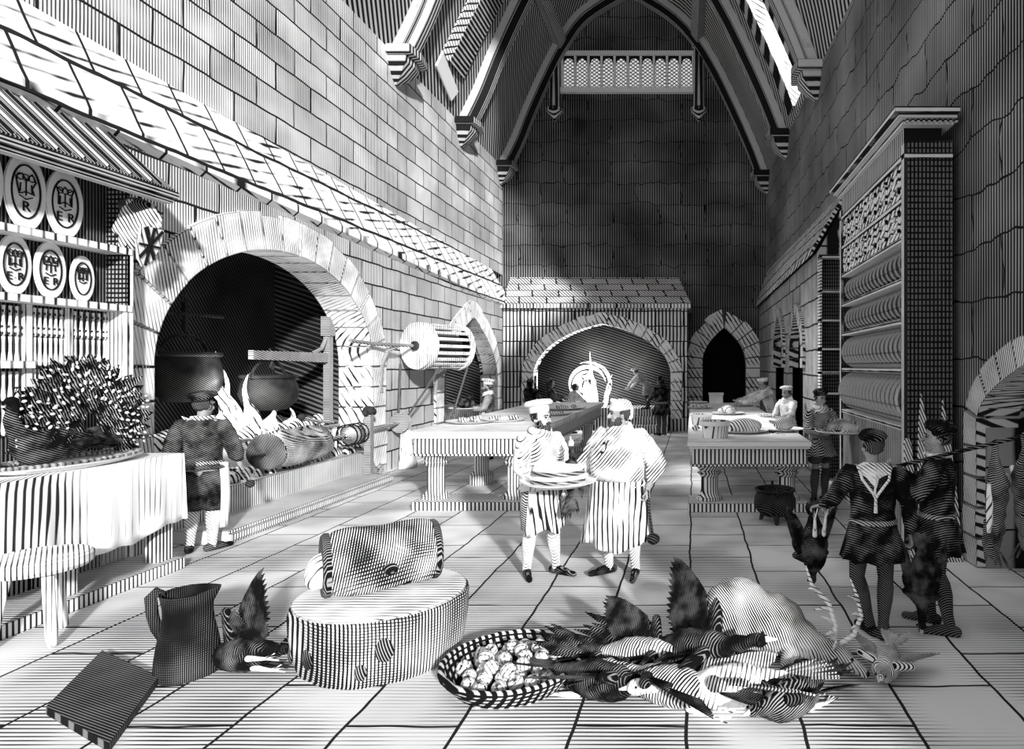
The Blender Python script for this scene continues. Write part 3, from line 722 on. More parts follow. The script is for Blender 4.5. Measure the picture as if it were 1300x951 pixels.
for lb, a, b in (('left dark rope from the wooden drum down to the spit wheel', dc+V((-.33, .0, -.38)), wl+V((-.02, -.06, .2))),
                 ('middle dark rope from the wooden drum slanting to the spit wheel', dc+V((.42, .35, -.36)), wl+V((.12, .06, .15))),
                 ('right dark rope from the far rim of the drum down behind the long table', dc+V((.75, .95, -.45)), V((-5.4, 13.6, .45)))):
    tag(G().tube([a, a.lerp(b, .5)+V((0, 0, -.02)), b], .022, 7).build('rope', ROPE), lb, 'rope')
t = E('hanging_cloth', 'pale draped cloth hanging by the wall below the spit wheel', 'cloth', (-6.05, 13.25, 0))
g = G(); rs = []
for k in range(9):
    z = .82-.8*k/8; w = .05+.3*(k/8)**1.4; rs.append([(.1*math.cos(2*PI*i/24)*(1+.4*k/8), w*math.sin(2*PI*i/24)+.12*(k/8)+.02*math.sin(i*2.1), z) for i in range(24)])
g.rings(rs).build('drape', LINEN, t, smooth=True)

# ================================================================== DRESSER WITH PLATTERS AND SPOONS
DY0, DY1 = 4.6, 6.78
t = E('dresser', 'tall open dresser with a dark sloping board canopy at the left edge', 'dresser', (XL, DY1, 0))
DX = lambda x: x-XL
Yl = lambda y: y-DY1
G().box((.0, Yl(DY0), 1.0), (.04, -.02, 4.45)).build('back_panel', M('dresser_back', .2, .008, d=(0, 1, 0), per=.035, duty=.62, wob=.05, patch=.2), t)
for z, l in ((3.41, 'upper'), (2.80, 'lower')):
    G().box((.04, Yl(DY0), z-.07), (.27, -.0, z)).build('shelf', WOODP, t)
G().box((.04, Yl(DY0), 2.13), (.17, Yl(5.88), 2.2)).build('shelf', WOODP, t)
for y in (5.885, 6.27):
    G().box((.04, Yl(y-.03), 1.0), (.1, Yl(y+.03), 2.73)).build('upright', WOODP, t)
G().box((.0, -.09, 0), (.26, -.05, 2.73)).box((.2, -.05, 0), (.26, .02, 3.42)).build('post', WOODP, t)
G().box((.0, -.06, 2.8), (.26, -.02, 4.3)).build('side_panel', M('side_panel', .35, .008, d=(1, .5, 0), per=.035, duty=.5, d2=(0, 0, 1), per2=.05, duty2=.4, wob=.1), t)
for y0_, y1_ in ((5.0, 5.84), (5.93, 6.225), (6.315, 6.69)):
    for z in (2.64, 2.5, 2.44):
        G().box((.06, Yl(y0_), z), (.085, Yl(y1_), z+.022)).build('rail', WOODD, t)
g = G().hexa([(.0, Yl(DY0), 4.62), (.58, Yl(DY0), 4.02), (.58, .12, 4.02), (.0, -.12, 4.62), (.0, Yl(DY0), 4.68), (.62, Yl(DY0), 4.08), (.62, .14, 4.08), (.0, -.1, 4.68)])
for i in range(18):
    y = Yl(DY0)+.06+i*.122; 
    g.hexa([(.02, y, 4.66), (.6, y, 4.085), (.6, y+.018, 4.085), (.02, y+.018, 4.66), (.02, y, 4.69), (.62, y, 4.11), (.62, y+.018, 4.11), (.02, y+.018, 4.69)])
g.build('canopy', M('canopy_boards', .5, .008, d=(0, 1, 0), per=.035, duty=.62, wob=.05), t)
G().box((.5, Yl(DY0), 3.93), (.6, .13, 3.99)).box((.5, Yl(DY0), 3.99), (.64, .16, 4.06)).build('cornice', M('cornice', .5, .008, d=(0, 0, 1), per=.035, duty=.5, wob=0), t)
c = G().ell((.36, .05, 3.8), (.13, .13, .14)).ell((.46, .1, 3.76), (.045, .04, .04)).ell((.42, .12, 3.7), (.06, .05, .05)).cap((.29, 0, 3.7), .12, (.16, 0, 3.3), .05).ell((.28, .02, 3.66), (.17, .14, .09)).cap((.34, -.1, 3.88), .05, (.2, -.1, 3.6), .05)
G().ell((.31, .0, 3.86), (.155, .155, .1)).blob('carved_hood', MEATD, t, vox=.014)
for q_ in (.0, .075): G().ell((.485-q_*.3, .07+q_, 3.83), (.016, .016, .014)).build('carved_eye', INK, t)
f = c.blob('carved_figure', M('carving', .9, .02, d=(1, .5, .5), per=.03, duty=.3, wob=.5, patch=.6), t, vox=.014, sm=3)
sh = G(); pl = [(-.13, .2), (.13, .2), (.14, 0), (.08, -.16), (0, -.24), (-.08, -.16), (-.14, 0)]
ms = Matrix.Translation((.4, .02, 3.46)) @ Matrix(((0, .25, .97, 0), (1, 0, 0, 0), (0, .97, -.25, 0), (0, 0, 0, 1)))
sh.prism(pl[::-1], 0, .035, ms).build('shield', WOODP, f)
G().box((-.012, -.22, .035), (.012, .2, .05), ms).box((-.13, -.012, .035), (.13, .012, .05), ms).hexa([(-.12, .17, .035), (-.1, .19, .035), (.1, -.13, .035), (.08, -.15, .035), (-.12, .17, .048), (-.1, .19, .048), (.1, -.13, .048), (.08, -.15, .048)], ms).hexa([(.12, .17, .035), (.1, .19, .035), (-.1, -.13, .035), (-.08, -.15, .035), (.12, .17, .048), (.1, .19, .048), (-.1, -.13, .048), (-.08, -.15, .048)], ms).build('cross_marks', INK, f)
MY = Matrix(((0, 0, 1, 0), (1, 0, 0, 0), (0, 1, 0, 0), (0, 0, 0, 1)))      # local x -> +Y, y -> up, z -> +X
def platter(label, y, z, hw, hh, text, emb, tall=False):
    p = E('oval_platter', label, 'platter', (XL+.085, y, z), group='show platters on the dresser'); n = 36
    def ov(r, d): return [(math.cos(2*PI*i/n)*hw*r, hh+math.sin(2*PI*i/n)*hh*r, d) for i in range(n)]
    tl = MY.copy()
    tl = Matrix.Rotation(-.0, 4, 'Y') @ MY
    G().rings([ov(1, .0), ov(1, .018), ov(.72, .0)+[] if False else ov(.74, .022), ov(.70, .012)], m=tl).build('dish', CHINA, p)
    rs = [[(math.cos(2*PI*i/n)*hw*r, hh+math.sin(2*PI*i/n)*hh*r, d) for i in range(n)] for r, d in ((.7, .012), (.7, .026), (.665, .026), (.665, .012))]
    G().rings(rs, m=tl, close=True).build('inner_line', INK, p)
    ch = [c_ for c_ in text if c_ != ' ']
    for q, c_ in enumerate(ch):
        me = text_mesh(c_, hh*.36*(.5 if c_ == '·' else 1), .004)
        for v in me.vertices: v.co = tl @ V((v.co.x+hw*.62*(q-(len(ch)-1)/2)*(1 if len(ch) < 3 else .55), v.co.y+hh*.5, v.co.z+.019))
        finish('letter', me, INK, p, None, False, None)
    g = G(); k = hh
    if emb == 'crown':
        pts = [(-.26, 1.18), (-.3, 1.42), (-.15, 1.28), (0, 1.5), (.15, 1.28), (.3, 1.42), (.26, 1.18), (-.26, 1.18)]
    elif emb == 'portcullis':
        pts = [(-.22, .95), (-.22, 1.3), (-.3, 1.45), (-.12, 1.35), (0, 1.48), (.12, 1.35), (.3, 1.45), (.22, 1.3), (.22, .95), (0, 1.05), (-.22, .95)]
    else:
        pts = [(-.25, 1.1), (-.3, 1.35), (-.12, 1.45), (.0, 1.3), (.18, 1.48), (.3, 1.3), (.18, 1.1), (.25, .95), (0, 1.0), (-.2, .92), (-.25, 1.1)]
    g.tube([(x*hw*1.6, y_*k, .018) for x, y_ in pts], .007, 5, m=tl)
    g.tube([(-.18*hw*1.6, .98*k, .018), (-.16*hw*1.6, 1.2*k, .018)], .006, 5, m=tl).tube([(0, .9*k, .018), (0, 1.3*k, .018)], .006, 5, m=tl).tube([(.18*hw*1.6, .98*k, .018), (.16*hw*1.6, 1.2*k, .018)], .006, 5, m=tl)
    g.tube([(-.2*hw*1.6, .88*k, .018), (0, .8*k, .018), (.2*hw*1.6, .88*k, .018)], .006, 5, m=tl)
    for q in range(3): g.tube([(math.cos(2*PI*i/8)*.03+(-.17+.17*q)*hw*1.6, k*1.36+math.sin(2*PI*i/8)*.03, .018) for i in range(9)], .005, 5, m=tl)
    g.build('emblem', INK, p)
    return p
platter('large oval platter on the upper shelf, cut by the left edge of the picture', 5.49, 3.412, .175, .37, '', 'lion')
platter('large oval platter marked R in the middle of the upper shelf', 5.855, 3.412, .185, .36, 'R', 'lion')
platter('large oval platter marked E R at the right end of the upper shelf', 6.22, 3.412, .185, .34, 'E  R', 'portcullis')
platter('oval platter marked E R with a dot on the lower shelf, leftmost', 5.76, 2.802, .145, .28, 'E·R', 'portcullis')
platter('oval platter marked E R in the middle of the lower shelf', 6.08, 2.802, .15, .275, 'E R', 'crown')
platter('smallest oval platter without letters at the right end of the lower shelf', 6.40, 2.802, .125, .235, '', 'portcullis')
sp = None
def spoon(label, y, z, group):
    global sp
    if sp is None:
        g = G(); n = 12
        g.rings([[(.012*math.cos(2*PI*i/n), r*math.sin(2*PI*i/n), zz) for i in range(n)] for r, zz in ((.003, -.27), (.016, -.255), (.021, -.22), (.017, -.175), (.010, -.13), (.008, -.07), (.013, -.01), (.014, 0), (.004, .004))])
        sp = g.build('spoon', CHINA, smooth=True); o = sp
    else:
        o = sp.copy(); COL.objects.link(o)
    o.location = (XL+.075, y, z); tag(o, label, 'spoon', group); return o
for bay, ya, yb, n, rows in (('left', 5.46, 5.80, 7, (2.70, 2.42, 2.10, 1.79)), ('middle', 5.955, 6.205, 6, (2.70, 2.42, 2.12)), ('right', 6.345, 6.665, 6, (2.70, 2.42, 2.12))):
    for j, z in enumerate(rows):
        for i in range(n):
            spoon('pale spoon hanging in the %s row of the %s bay of the dresser' % (('top', 'second', 'third', 'lowest')[j], bay), ya+(yb-ya)*i/(n-1), z, '%s row of spoons, %s bay' % (('top', 'second', 'third', 'lowest')[j], bay))

# ================================================================== SERVING TABLE WITH CLOTH
TZ = 1.22; TX0, TX1, TY0, TY1 = -6.02, -5.45, 3.6, 6.72
t = E('serving_table', 'long table under a white cloth before the dresser', 'table', (-5.6, 6.7, 0))
o_ = V((-5.6, 6.7, 0))
def tb(a, b): return (V(a)-o_, V(b)-o_)
G().box(*tb((TX0+.02, TY0, TZ-.07), (TX1-.04, TY1-.03, TZ-.012))).build('tabletop', WOODP, t)
for y in (4.0, 5.55, 6.58):
    G().box(*tb((TX1-.2, y-.09, .12), (TX1-.06, y+.09, TZ-.07))).build('leg', M('table_leg', .85, .02, d=(1, 1, 0), per=.03, duty=.45, wob=.05, ink=.01), t)
G().box(*tb((TX0, TY0, 0), (TX1+.03, TY1, .12))).build('plinth', HEARTH, t)
g = G(); NY, NZ = 90, 9
for side in range(2):
    pass
rows = []
def drop(y): return .46+.03*math.sin(y*5)+.02*math.sin(y*13)+.05*max(0, 1-(TY1-y)/.6)
path = [(TX0, TZ)]+[(TX0+(TX1-TX0)*i/6, TZ+.002) for i in range(1, 7)]
for i in range(NY+1):
    y = TY0+(TY1-TY0)*i/NY; row = [(x, y, z) for x, z in path]
    for k in range(1, NZ+1):
        q = k/NZ; z = TZ-(TZ-drop(y))*q
        row.append((TX1+.012+q*(.02+.028*math.sin(y*9+1.5*math.sin(y*2))+.012*math.sin(y*23)), y, z))
    rows.append(row)
m = len(rows[0]); vs = [p for r in rows for p in r]
fs = [(i*m+j, (i+1)*m+j, (i+1)*m+j+1, i*m+j+1) for i in range(NY) for j in range(m-1)]
base = len(vs); e_rows = []                                   # right-hand end flap
for j in range(9):
    x = TX0+(TX1-TX0+.02)*j/8; col = []
    for k in range(NZ+1):
        q = k/NZ; col.append((x+(.03*q if j == 8 else 0), TY1+.012*q+.02*q*math.sin(x*22), TZ-(TZ-drop(TY1)+.0*x)*q))
    e_rows += col
vs += e_rows
fs += [(base+j*(NZ+1)+k, base+j*(NZ+1)+k+1, base+(j+1)*(NZ+1)+k+1, base+(j+1)*(NZ+1)+k) for j in range(8) for k in range(NZ)]
g.add(vs, fs); cl = g.build('tablecloth', LINEN, smooth=True); auto_smooth(cl, 60)
so = cl.modifiers.new('s', 'SOLIDIFY'); so.thickness = .006; so.offset = 1
tag(cl, 'white cloth hanging over the front of the long serving table', 'tablecloth')

# ---- big oval platter with beaded rim, peacock on it
pk = V((-5.72, 5.78, TZ+.008))
t = E('serving_platter', 'large white platter with a garnished rim under the peacock', 'platter', pk)
n = 48
ov = lambda r, z: [(.31*r*math.cos(2*PI*i/n), .68*r*math.sin(2*PI*i/n), z) for i in range(n)]
o = G().rings([ov(.7, 0), ov(1.0, .045), ov(1.02, .06), ov(.98, .06), ov(.72, .025)]).build('dish', CHINA, t); auto_smooth(o)
g = G(); rn = random.Random(3)
for i in range(64):
    a = 2*PI*i/64
    for r in (.84, .93): g.elr((.31*r*math.cos(a+r), .68*r*math.sin(a+r), .062+(r-.84)*.1), (.016+rn.random()*.01, .026+.012*rn.random(), .02), (0, 0, rn.random()*3))
o = g.build('garnish', ONION, t, smooth=True); o['kind'] = 'stuff'
t = E('peacock', 'dressed peacock with its dark tail fanned out on the platter', 'peacock', pk+V((0, 0, .03)))
b = G().elr((0, -.2, .2), (.13, .26, .17), (.35, 0, 0)).ell((0, -.36, .22), (.11, .13, .15)).cap((0, -.42, .28), .075, (0, -.5, .44), .05).cap((0, -.5, .44), .05, (.0, -.47, .56), .038).ell((0, -.49, .6), (.038, .055, .04)).cap((0, -.53, .6), .02, (0, -.6, .58), .006).ell((0, .0, .2), (.12, .2, .13))
b.blob('body', BLKC, t, vox=.012)
g = G()
for k in range(3): g.tube([(0, -.48, .63), (0, -.47+.02*k, .7)], .004, 5).ell((0, -.47+.02*k, .71), (.008, .01, .01))
g.build('crest', INK, t)
g = G(); rn = random.Random(11)
cen = V((.0, -.08, .3))
fd = V((-.30, .55, 0)).normalized()                            # the fan stands across the platter, tilted back
FM = M('peacock_feather', .5, .005, d=(.6, .9, .5), per=.022, duty=.78, wob=.6, nscale=12, patch=.7, pscale=12)
# fan plane: u runs along the table, v up
for ring, (r0, r1, cnt, w) in enumerate(((.12, .34, 44, .09), (.22, .48, 64, .1), (.34, .6, 80, .1), (.42, .7, 90, .1))):
    for i in range(cnt):
        a = -.62+(PI+1.05)*(i+rn.random()*.5)/cnt
        u, v = math.cos(a), math.sin(a)
        d = V((-.12+.1*rn.uniform(-1, 1)+.03*ring, u, v*.92)).normalized()
        p = cen+V((.05-.02*ring, .24, .06))+d*r0*.8+V((rn.uniform(-.03, .03), 0, 0))
        if p.z < .05: continue
        dd = d+V((.18*rn.uniform(-1, 1), .2*rn.uniform(-1, 1), .2*rn.uniform(-1, 1)))
        g.blade(p, dd, (-.1*d.y, -d.z, d.y), (r1-r0)*.9+.06, w, .006, bend=(.05*rn.uniform(-1, 1.6), 0, 0))
o = g.build('tail_fan', FM, t); o['kind'] = 'stuff'
g = G()
for ring, (r, cnt) in enumerate(((.3, 15), (.4, 20), (.48, 25), (.56, 30), (.64, 36), (.72, 44))):
    for i in range(cnt):
        a = -.5+(PI+.9)*(i+.5*(ring % 2)+.4*rn.uniform(-1, 1))/cnt; d = V((0, math.cos(a), math.sin(a)*.92))
        p = cen+V((.09-.012*ring, .24, .06))+d*r*(.82+.1*rn.random())
        if p.z < .08: continue
        q_ = .6+.6*rn.random(); g.elr(p, (.008, .012*q_, .021*q_), (a-PI/2+.8*rn.uniform(-1, 1), 0, 0))
o = g.build('tail_eyes', M('feather_eyes', .95, .02, duty=0, ink=.006), t); o['kind'] = 'stuff'
g = G()
for i in range(26):
    g.blade((rn.uniform(-.1, .13), -.3+.5*rn.random(), .14+.16*rn.random()), (.25, 1, -.15+.3*rn.random()), (0, .2, 1), .26, .06, .005)
o = g.build('wing', FEA, t)

# ---- round three legged stool
t = E('stool', 'pale round three-legged stool cut by the left edge', 'stool', (-5.12, 4.92, 0))
o = G().lathe([(.02, .57), (.3, .57), (.33, .6), (.33, .655), (.31, .675), (.02, .675)], 36).build('seat', M('stool_wood', .97, .02, d=(1, 1, 0), per=.03, duty=.25, wob=.05, patch=.3, ink=.01), t); auto_smooth(o)
for a in (-.45, 1.75, 3.9):
    c, s = math.cos(a), math.sin(a)
    G().cap((.17*c, .17*s, .57), .04, (.25*c, .25*s, .04), .036).build('leg', MATS['stool_wood'], t, smooth=True)

# ---- black leather jug
t = E('jug', 'tall black leather jug standing on the floor left of the chopping block', 'jug', (-3.55, 4.43, 0), .25, sc=.95)
jp = [(.02, 0), (.2, 0), (.205, .03), (.2, .12), (.185, .24), (.16, .36), (.15, .44), (.152, .5), (.165, .58), (.168, .6), (.158, .6), (.145, .48), (.15, .4), (.02, .06)]
me = G(); rs = []
for r, z in jp:
    row = []
    for i in range(32):
        a = 2*PI*i/32; q = 1+(.22*max(0, math.cos(a-.1))**6 if z > .5 else 0)
        row.append((r*q*math.cos(a), r*math.sin(a), z+(.02*max(0, math.cos(a))**4 if z > .55 else 0)))
    rs.append(row)
o = me.rings(rs).build('body', JUG, t); auto_smooth(o, 45)
G().tube([(-.15, 0, .58), (-.2, 0, .61), (-.235, 0, .57), (-.225, 0, .45), (-.2, 0, .34), (-.17, 0, .27)], [.022, .026, .028, .028, .026, .02], 10, flat=1.4).build('handle', JUG, t, smooth=True)
# ---- dark board at the front left corner
a0, ea, eb = V((-4.37, 4.66, 0)), V((.17, -.35, 0))*2.2, V((.68, -.35, 0))*1.1
t = G().hexa([tuple(q+V((0, 0, z))-a0) for z in (0, .05) for q in (a0, a0+ea, a0+ea+eb, a0+eb)]).build('board', WOODD, None, a0)
tag(t, 'dark wooden board lying on the floor at the front left corner', 'board')
# ---- chopping block and joint
t = E('chopping_block', 'huge round tree-trunk chopping block in the foreground', 'chopping block', (-2.32, 4.72, 0))
rs = []; n = 56
for r, z in ((.53, 0), (.55, .03), (.58, .15), (.6, .3), (.605, .42), (.595, .455)):
    rs.append([(r*(1+.012*math.sin(7*a)+.01*math.sin(13*a+1))*math.cos(a), r*(1+.012*math.sin(7*a)+.01*math.sin(13*a+1))*math.sin(a), z) for a in [2*PI*i/n for i in range(n)]])
G().rings(rs).build('trunk', BARK, t)
auto_smooth(kids(t)[-1], 50)
o = G().lathe([(.02, .455), (.585, .455), (.585, .466), (.57, .47), (.02, .47)], 56).build('cut_top', CUTW, t)
g = G()
for a, z, s in ((-2.0, .2, .05), (-1.1, .26, .06), (-1.35, .13, .04), (-2.5, .15, .045)):
    c_, s_ = math.cos(a), math.sin(a); G().elr((.585*c_, .585*s_, z), (.02, s, s*1.4), (0, 0, a)).build('knot', MEATD, t, smooth=True)
j = roast('meat_joint', 'massive joint of beef with a projecting bone on the chopping block', (-2.36, 4.78, .47), .74, .25, rz=PI/2+.62, mat=MEAT, flat=.9)
for o in kids(j): o.scale = (.92, 1, 1)
g = G().ell((0, .4, .2), (.12, .1, .13)).ell((-.04, .43, .17), (.08, .07, .09)).blob('bone_end', FOOD, j, vox=.015, rough=.02)
G().elr((-.235, -.02, .2), (.02, .05, .045), (0, 0, 0)).build('dark_spot', MEATD, j, smooth=True)

# ================================================================== THE TWO STONE TABLES
def stone_table(name, label, x0, x1, y0, y1, h, cols, plx):
    t = E(name, label, 'table', ((x0+x1)/2, y0, 0)); cx = (x0+x1)/2; L = y1-y0; hw = (x1-x0)/2
    G().box((-hw, 0, h-.075), (hw, L, h)).build('tabletop', TTOP, t)
    G().box((-hw+.02, .02, h-.11), (hw-.02, L-.02, h-.075)).build('moulding', TTOP, t)
    G().box((-hw+.07, .07, h-.34), (hw-.07, L-.07, h-.11)).box((-hw+.04, .04, h-.37), (hw-.04, L-.04, h-.34)).build('apron', TSTONE, t)
    for (x, y) in cols:
        o = G().lathe([(.2, .13), (.2, .18), (.17, .2), (.14, .24), (.13, .28), (.13, h-.56), (.15, h-.54), (.19, h-.5), (.15, h-.47), (.2, h-.42), (.24, h-.39), (.24, h-.365)], 12, Matrix.Translation((x-cx, y-y0, 0))).build('pedestal', COLM, t); auto_smooth(o, 35)
    G().box((-plx, .02, 0), (plx, .62, .13)).build('plinth', TSTONE, t)
    G().box((-plx, L-1.2, 0), (plx, L-.5, .13)).build('plinth', TSTONE, t)
    return t
t = stone_table('stone_table', 'long pale stone table left of centre, set with flat dishes', -4.25, -2.4, 9.35, 17.0, 1.18, [(-3.95, 9.68), (-2.72, 9.68), (-3.95, 16.2), (-2.72, 16.2)], .87)
o = G().lathe([(.22, 0), (.22, .18), (.17, .2), (.14, .24), (.13, .28), (.13, .62), (.2, .68), (.24, .8), (.24, .82)], 12, Matrix.Translation((-.55, 2.2, 0))).build('pedestal', COLM, t); auto_smooth(o, 35)
stone_table('stone_table', 'stone table right of centre crowded with pots and pies', -.09, 1.74, 9.25, 19.2, 1.04, [(.25, 9.58), (1.42, 9.58), (.25, 18.4), (1.42, 18.4)], .9)
cauldron('small black three-footed cauldron on the floor before the right-hand table', (1.13, 8.72, .085), .29, .4, feet=True, bail=False)

# ---- dishes
def dish(label, x, y, z, r, food=None, sx=1, sy=1, kind='dish'):
    d = E('plate', label, 'plate', (x, y, z)); n = 32
    o = G().lathe([(.55*r, 0), (.6*r, .0), (r, .035), (r*1.01, .045), (.95*r, .047), (.62*r, .02), (.02, .018)], n, sx=sx, sy=sy).build('dish', DISH, d); auto_smooth(o, 50)
    rn = random.Random(int(abs(x*100+y*37)))
    if food == 'bits':
        g = G()
        for i in range(11):
            a = rn.random()*6.28; q = rn.random()**.5*.55*r
            g.elr((q*math.cos(a)*sx, q*math.sin(a)*sy, .05+.02*rn.random()), (.06+.03*rn.random(), .04, .04), (0, 0, rn.random()*3))
        g.blob('food', FOOD, d, vox=.016, sm=2)
    elif food == 'loaf':
        g = G().ell((0, 0, .11), (.74*r*sx, .62*r*sy, .13))
        for i in range(6): g.ell((-.1*r+.13*r*i, -.5*r*sy, .08), (.05*r, .16*r, .07))
        g.blob('loaf', FOOD, d, vox=.016, sm=3)
    elif food == 'pie':
        o = G().lathe([(.5*r, .02), (.62*r, .07), (.6*r, .1), (.3*r, .15), (.02, .17)], 24).build('pie', FOODD, d, smooth=True)
    elif food == 'bird':
        G().ell((0, 0, .12), (.5*r*sx, .38*r*sy, .12)).ell((.3*r, 0, .18), (.2*r, .2*r, .1)).cap((-.3*r, .1*r, .12), .05, (-.7*r, .15*r, .16), .025).cap((-.3*r, -.1*r, .12), .05, (-.7*r, -.15*r, .16), .025).blob('roast_bird', FOODD, d, vox=.014, sm=3)
    elif food == 'round':
        G().lathe([(.5*r, .02), (.55*r, .05), (.5*r, .07), (.02, .07)], 24).build('flat_cake', FOOD, d, smooth=True)
    elif food == 'eggs':
        g = G()
        for i in range(5): g.ell((-.5*r*sx+.25*r*sx*i, 0, .06), (.09*r*1.3, .3*r, .05))
        g.build('rolls', FOOD, d, smooth=True)
    elif food == 'pile':
        g = G()
        for i in range(12):
            a = rn.random()*6.28; q = rn.random()*.5*r
            g.ell((q*math.cos(a), q*math.sin(a), .07+(.5*r-q)*.45), (.09, .09, .07))
        g.build('fruit', ONION, d, smooth=True)
    return d
def onz(px, py, h): k = (py-VY)/(CZ-h); return (px-VX)/k, F/k
for lb, px, py, r, fd, sx, sy in (('plate of small morsels nearest the front left of the long table', 598, 537, .36, 'bits', 1.15, 1.2), ('plate of morsels to the right of the first plate on the long table', 640, 535, .34, 'bits', 1.1, 1.1),
                                  ('flat plain plate near the right edge of the long table', 705, 527, .3, 'round', 1, 1.2), ('far platter heaped with birds on the long table', 717, 519.5, .42, 'bits', 1.1, 1.5)):
    x, y = onz(px, py, 1.18); dish(lb, x, y, 1.181, r, fd, sx, sy)
def tub(label, px, py, r, h):
    x, y = onz(px, py, 1.04); d = E('tub', label, 'tub', (x, y, 1.041))
    o = G().lathe([(.02, 0), (.82*r, 0), (.9*r, h*.7), (.9*r, h), (.8*r, h), (.78*r, .1), (.02, .08)], 26).build('body', M('tub_pot', .93, .02, d=(1, 1, 0), per=.05, duty=.3, wob=.05, ink=.008), d); auto_smooth(o, 45)
    o = G().lathe([(.88*r, h*.72), (1.0*r, h*.74), (1.02*r, h), (.95*r, h*1.02), (.84*r, h), (.86*r, h*.74)], 26).build('rim', CHINA, d); auto_smooth(o, 45)
    G().lathe([(.02, h*.8), (.82*r, h*.8), (.82*r, h*.84), (.02, h*.86)], 24).build('contents', FOOD, d)
    return d
for lb, px, py, r, fd, sx, sy in (('platter with a big domed loaf at the front of the right-hand table', 945, 549, .37, 'loaf', 1.1, 1.1), ('plate with a ridged pie at the right front corner of the right-hand table', 995, 547, .33, 'bird', 1.1, 1.1),
                                  ('plate piled with round fruit in the middle of the right-hand table', 924, 526, .33, 'pile', 1.2, 1.2), ('oval dish with a row of rolls at the left edge of the right-hand table', 888.5, 518.5, .3, 'eggs', 1.15, 1.3),
                                  ('plate with a joint at the far right of the right-hand table', 941, 515.5, .3, 'bird', 1.1, 1.6), ('small plate with an egg at the far left of the right-hand table', 886, 512, .28, 'round', 1.1, 1.2), ('small plate before the second cook behind the right-hand table', 974, 529, .26, 'round', .8, 1.0)):
    x, y = onz(px, py, 1.04); dish(lb, x, y, 1.041, r, fd, sx, sy)
tub('larger lidless tub pot at the front of the right-hand table', 908, 555.5, .235, .26)
tub('smaller tub pot behind the larger one on the right-hand table', 890.5, 539, .215, .2)
x, y = onz(877, 547, 1.04); tag(G().ell((0, 0, .05), (.06, .05, .05)).ell((.06, 0, .05), (.025, .02, .02)).build('lemon', FOOD, None, (x+.08, y, 1.041), smooth=True), 'lone lemon at the left front of the right-hand table', 'lemon')
x, y = .68, 18.75
t = E('box', 'pale wooden box standing at the far end of the right-hand table', 'box', (x, y, 1.041))
G().box((-.2, -.15, 0), (.2, .15, .3)).build('body', WOODP, t); G().box((-.22, -.17, .26), (.22, .17, .32)).build('lid', WOODP, t)
x, y = onz(955, 531, 1.04); t = E('knife', 'knife lying beside the plates on the right-hand table', 'knife', (1.35, 10.4, 1.041), .5)
G().box((-.02, -.25, .0), (.02, 0, .012)).build('blade', STEEL, t); G().box((-.02, 0, 0), (.02, .14, .025)).build('handle', INK, t)

# ================================================================== TALL CABINET (right)
CX, CY0, CY1 = 2.43, 7.27, 10.45
dpt = 3.1-CX-.02
t = E('plate_cabinet', 'towering dark cabinet with rows of plates against the right wall', 'cabinet', (CX, CY0, 0)); L = CY1-CY0; W_ = .56
G().box((.02, 0, .1), (W_, .06, 4.75)).build('side_panel', CABW, t)
G().box((.02, L-.06, .1), (W_-.05, L, 4.75)).build('side_panel', CABW, t)
G().box((W_-.12, .06, .1), (W_-.08, L-.06, 4.75)).build('back_panel', CABW, t)
for y_ in (-.01, L-.1): G().box((.0, y_, 0), (.04, y_+.1, 4.72)).build('corner_post', M('post_pale', .85, .03, d=(0, 1, 0), per=.05, duty=.4, wob=0), t)
G().box((.02, .06, 4.6), (W_-.1, L-.06, 4.98)).build('frieze', CABF, t)
G().box((-.0, -.02, 4.55), (W_, L, 4.61)).build('moulding', CABT, t)
g = G().box((-.03, -.05, 4.92), (W_, L+.02, 4.98)).box((-.09, -.1, 4.98), (W_+.02, L+.05, 5.03)).box((-.15, -.15, 5.03), (W_+.03, L+.08, 5.09))
for i in range(10): g.box((.0+i*.062, -.09, 4.935), (.03+i*.062, -.05, 4.975))
g.build('cornice', CABT, t)
for z in (1.45, 2.12, 2.70, 3.18, 3.66, 4.12):
    G().box((.01, .06, z-.055), (W_-.12, L-.06, z)).build('shelf', CABT, t)
G().box((.03, .06, .08), (.07, L-.06, 1.39)).build('base_panel', M('cab_base', .55, .01, d=(0, 1, 0), per=.055, duty=.5, wob=.1), t)
G().box((.0, .0, .0), (W_, L, .1)).build('plinth', CABT, t)
pan = M('carved_panel', .95, .02, d=(.2, .6, 1), per=.09, duty=.35, wob=.5, nscale=4, patch=.4, ink=.012)
for r_, (z0_, z1_) in enumerate(((3.68, 4.06), (4.14, 4.54))):
    for i in range(6):
        y = .14+i*(L-.26)/6; y1 = y+(L-.26)/6-.05
        p = G().box((.03, y, z0_), (.08, y1, z1_)); ym, zm = (y+y1)/2, (z0_+z1_)/2
        p.box((.0, y+.07, z0_+.06), (.03, y+.1, z1_-.06)).box((.0, y1-.1, z0_+.06), (.03, y1-.07, z1_-.06)).box((.0, y+.07, z1_-.1), (.03, y1-.07, z1_-.06)).box((.0, y+.13, zm-.06), (.03, y1-.13, zm+.02)).box((.0, y+.07, z0_+.06), (.03, y+.2, z0_+.1))
        p.build('carved_panel', pan, t)
pp = None
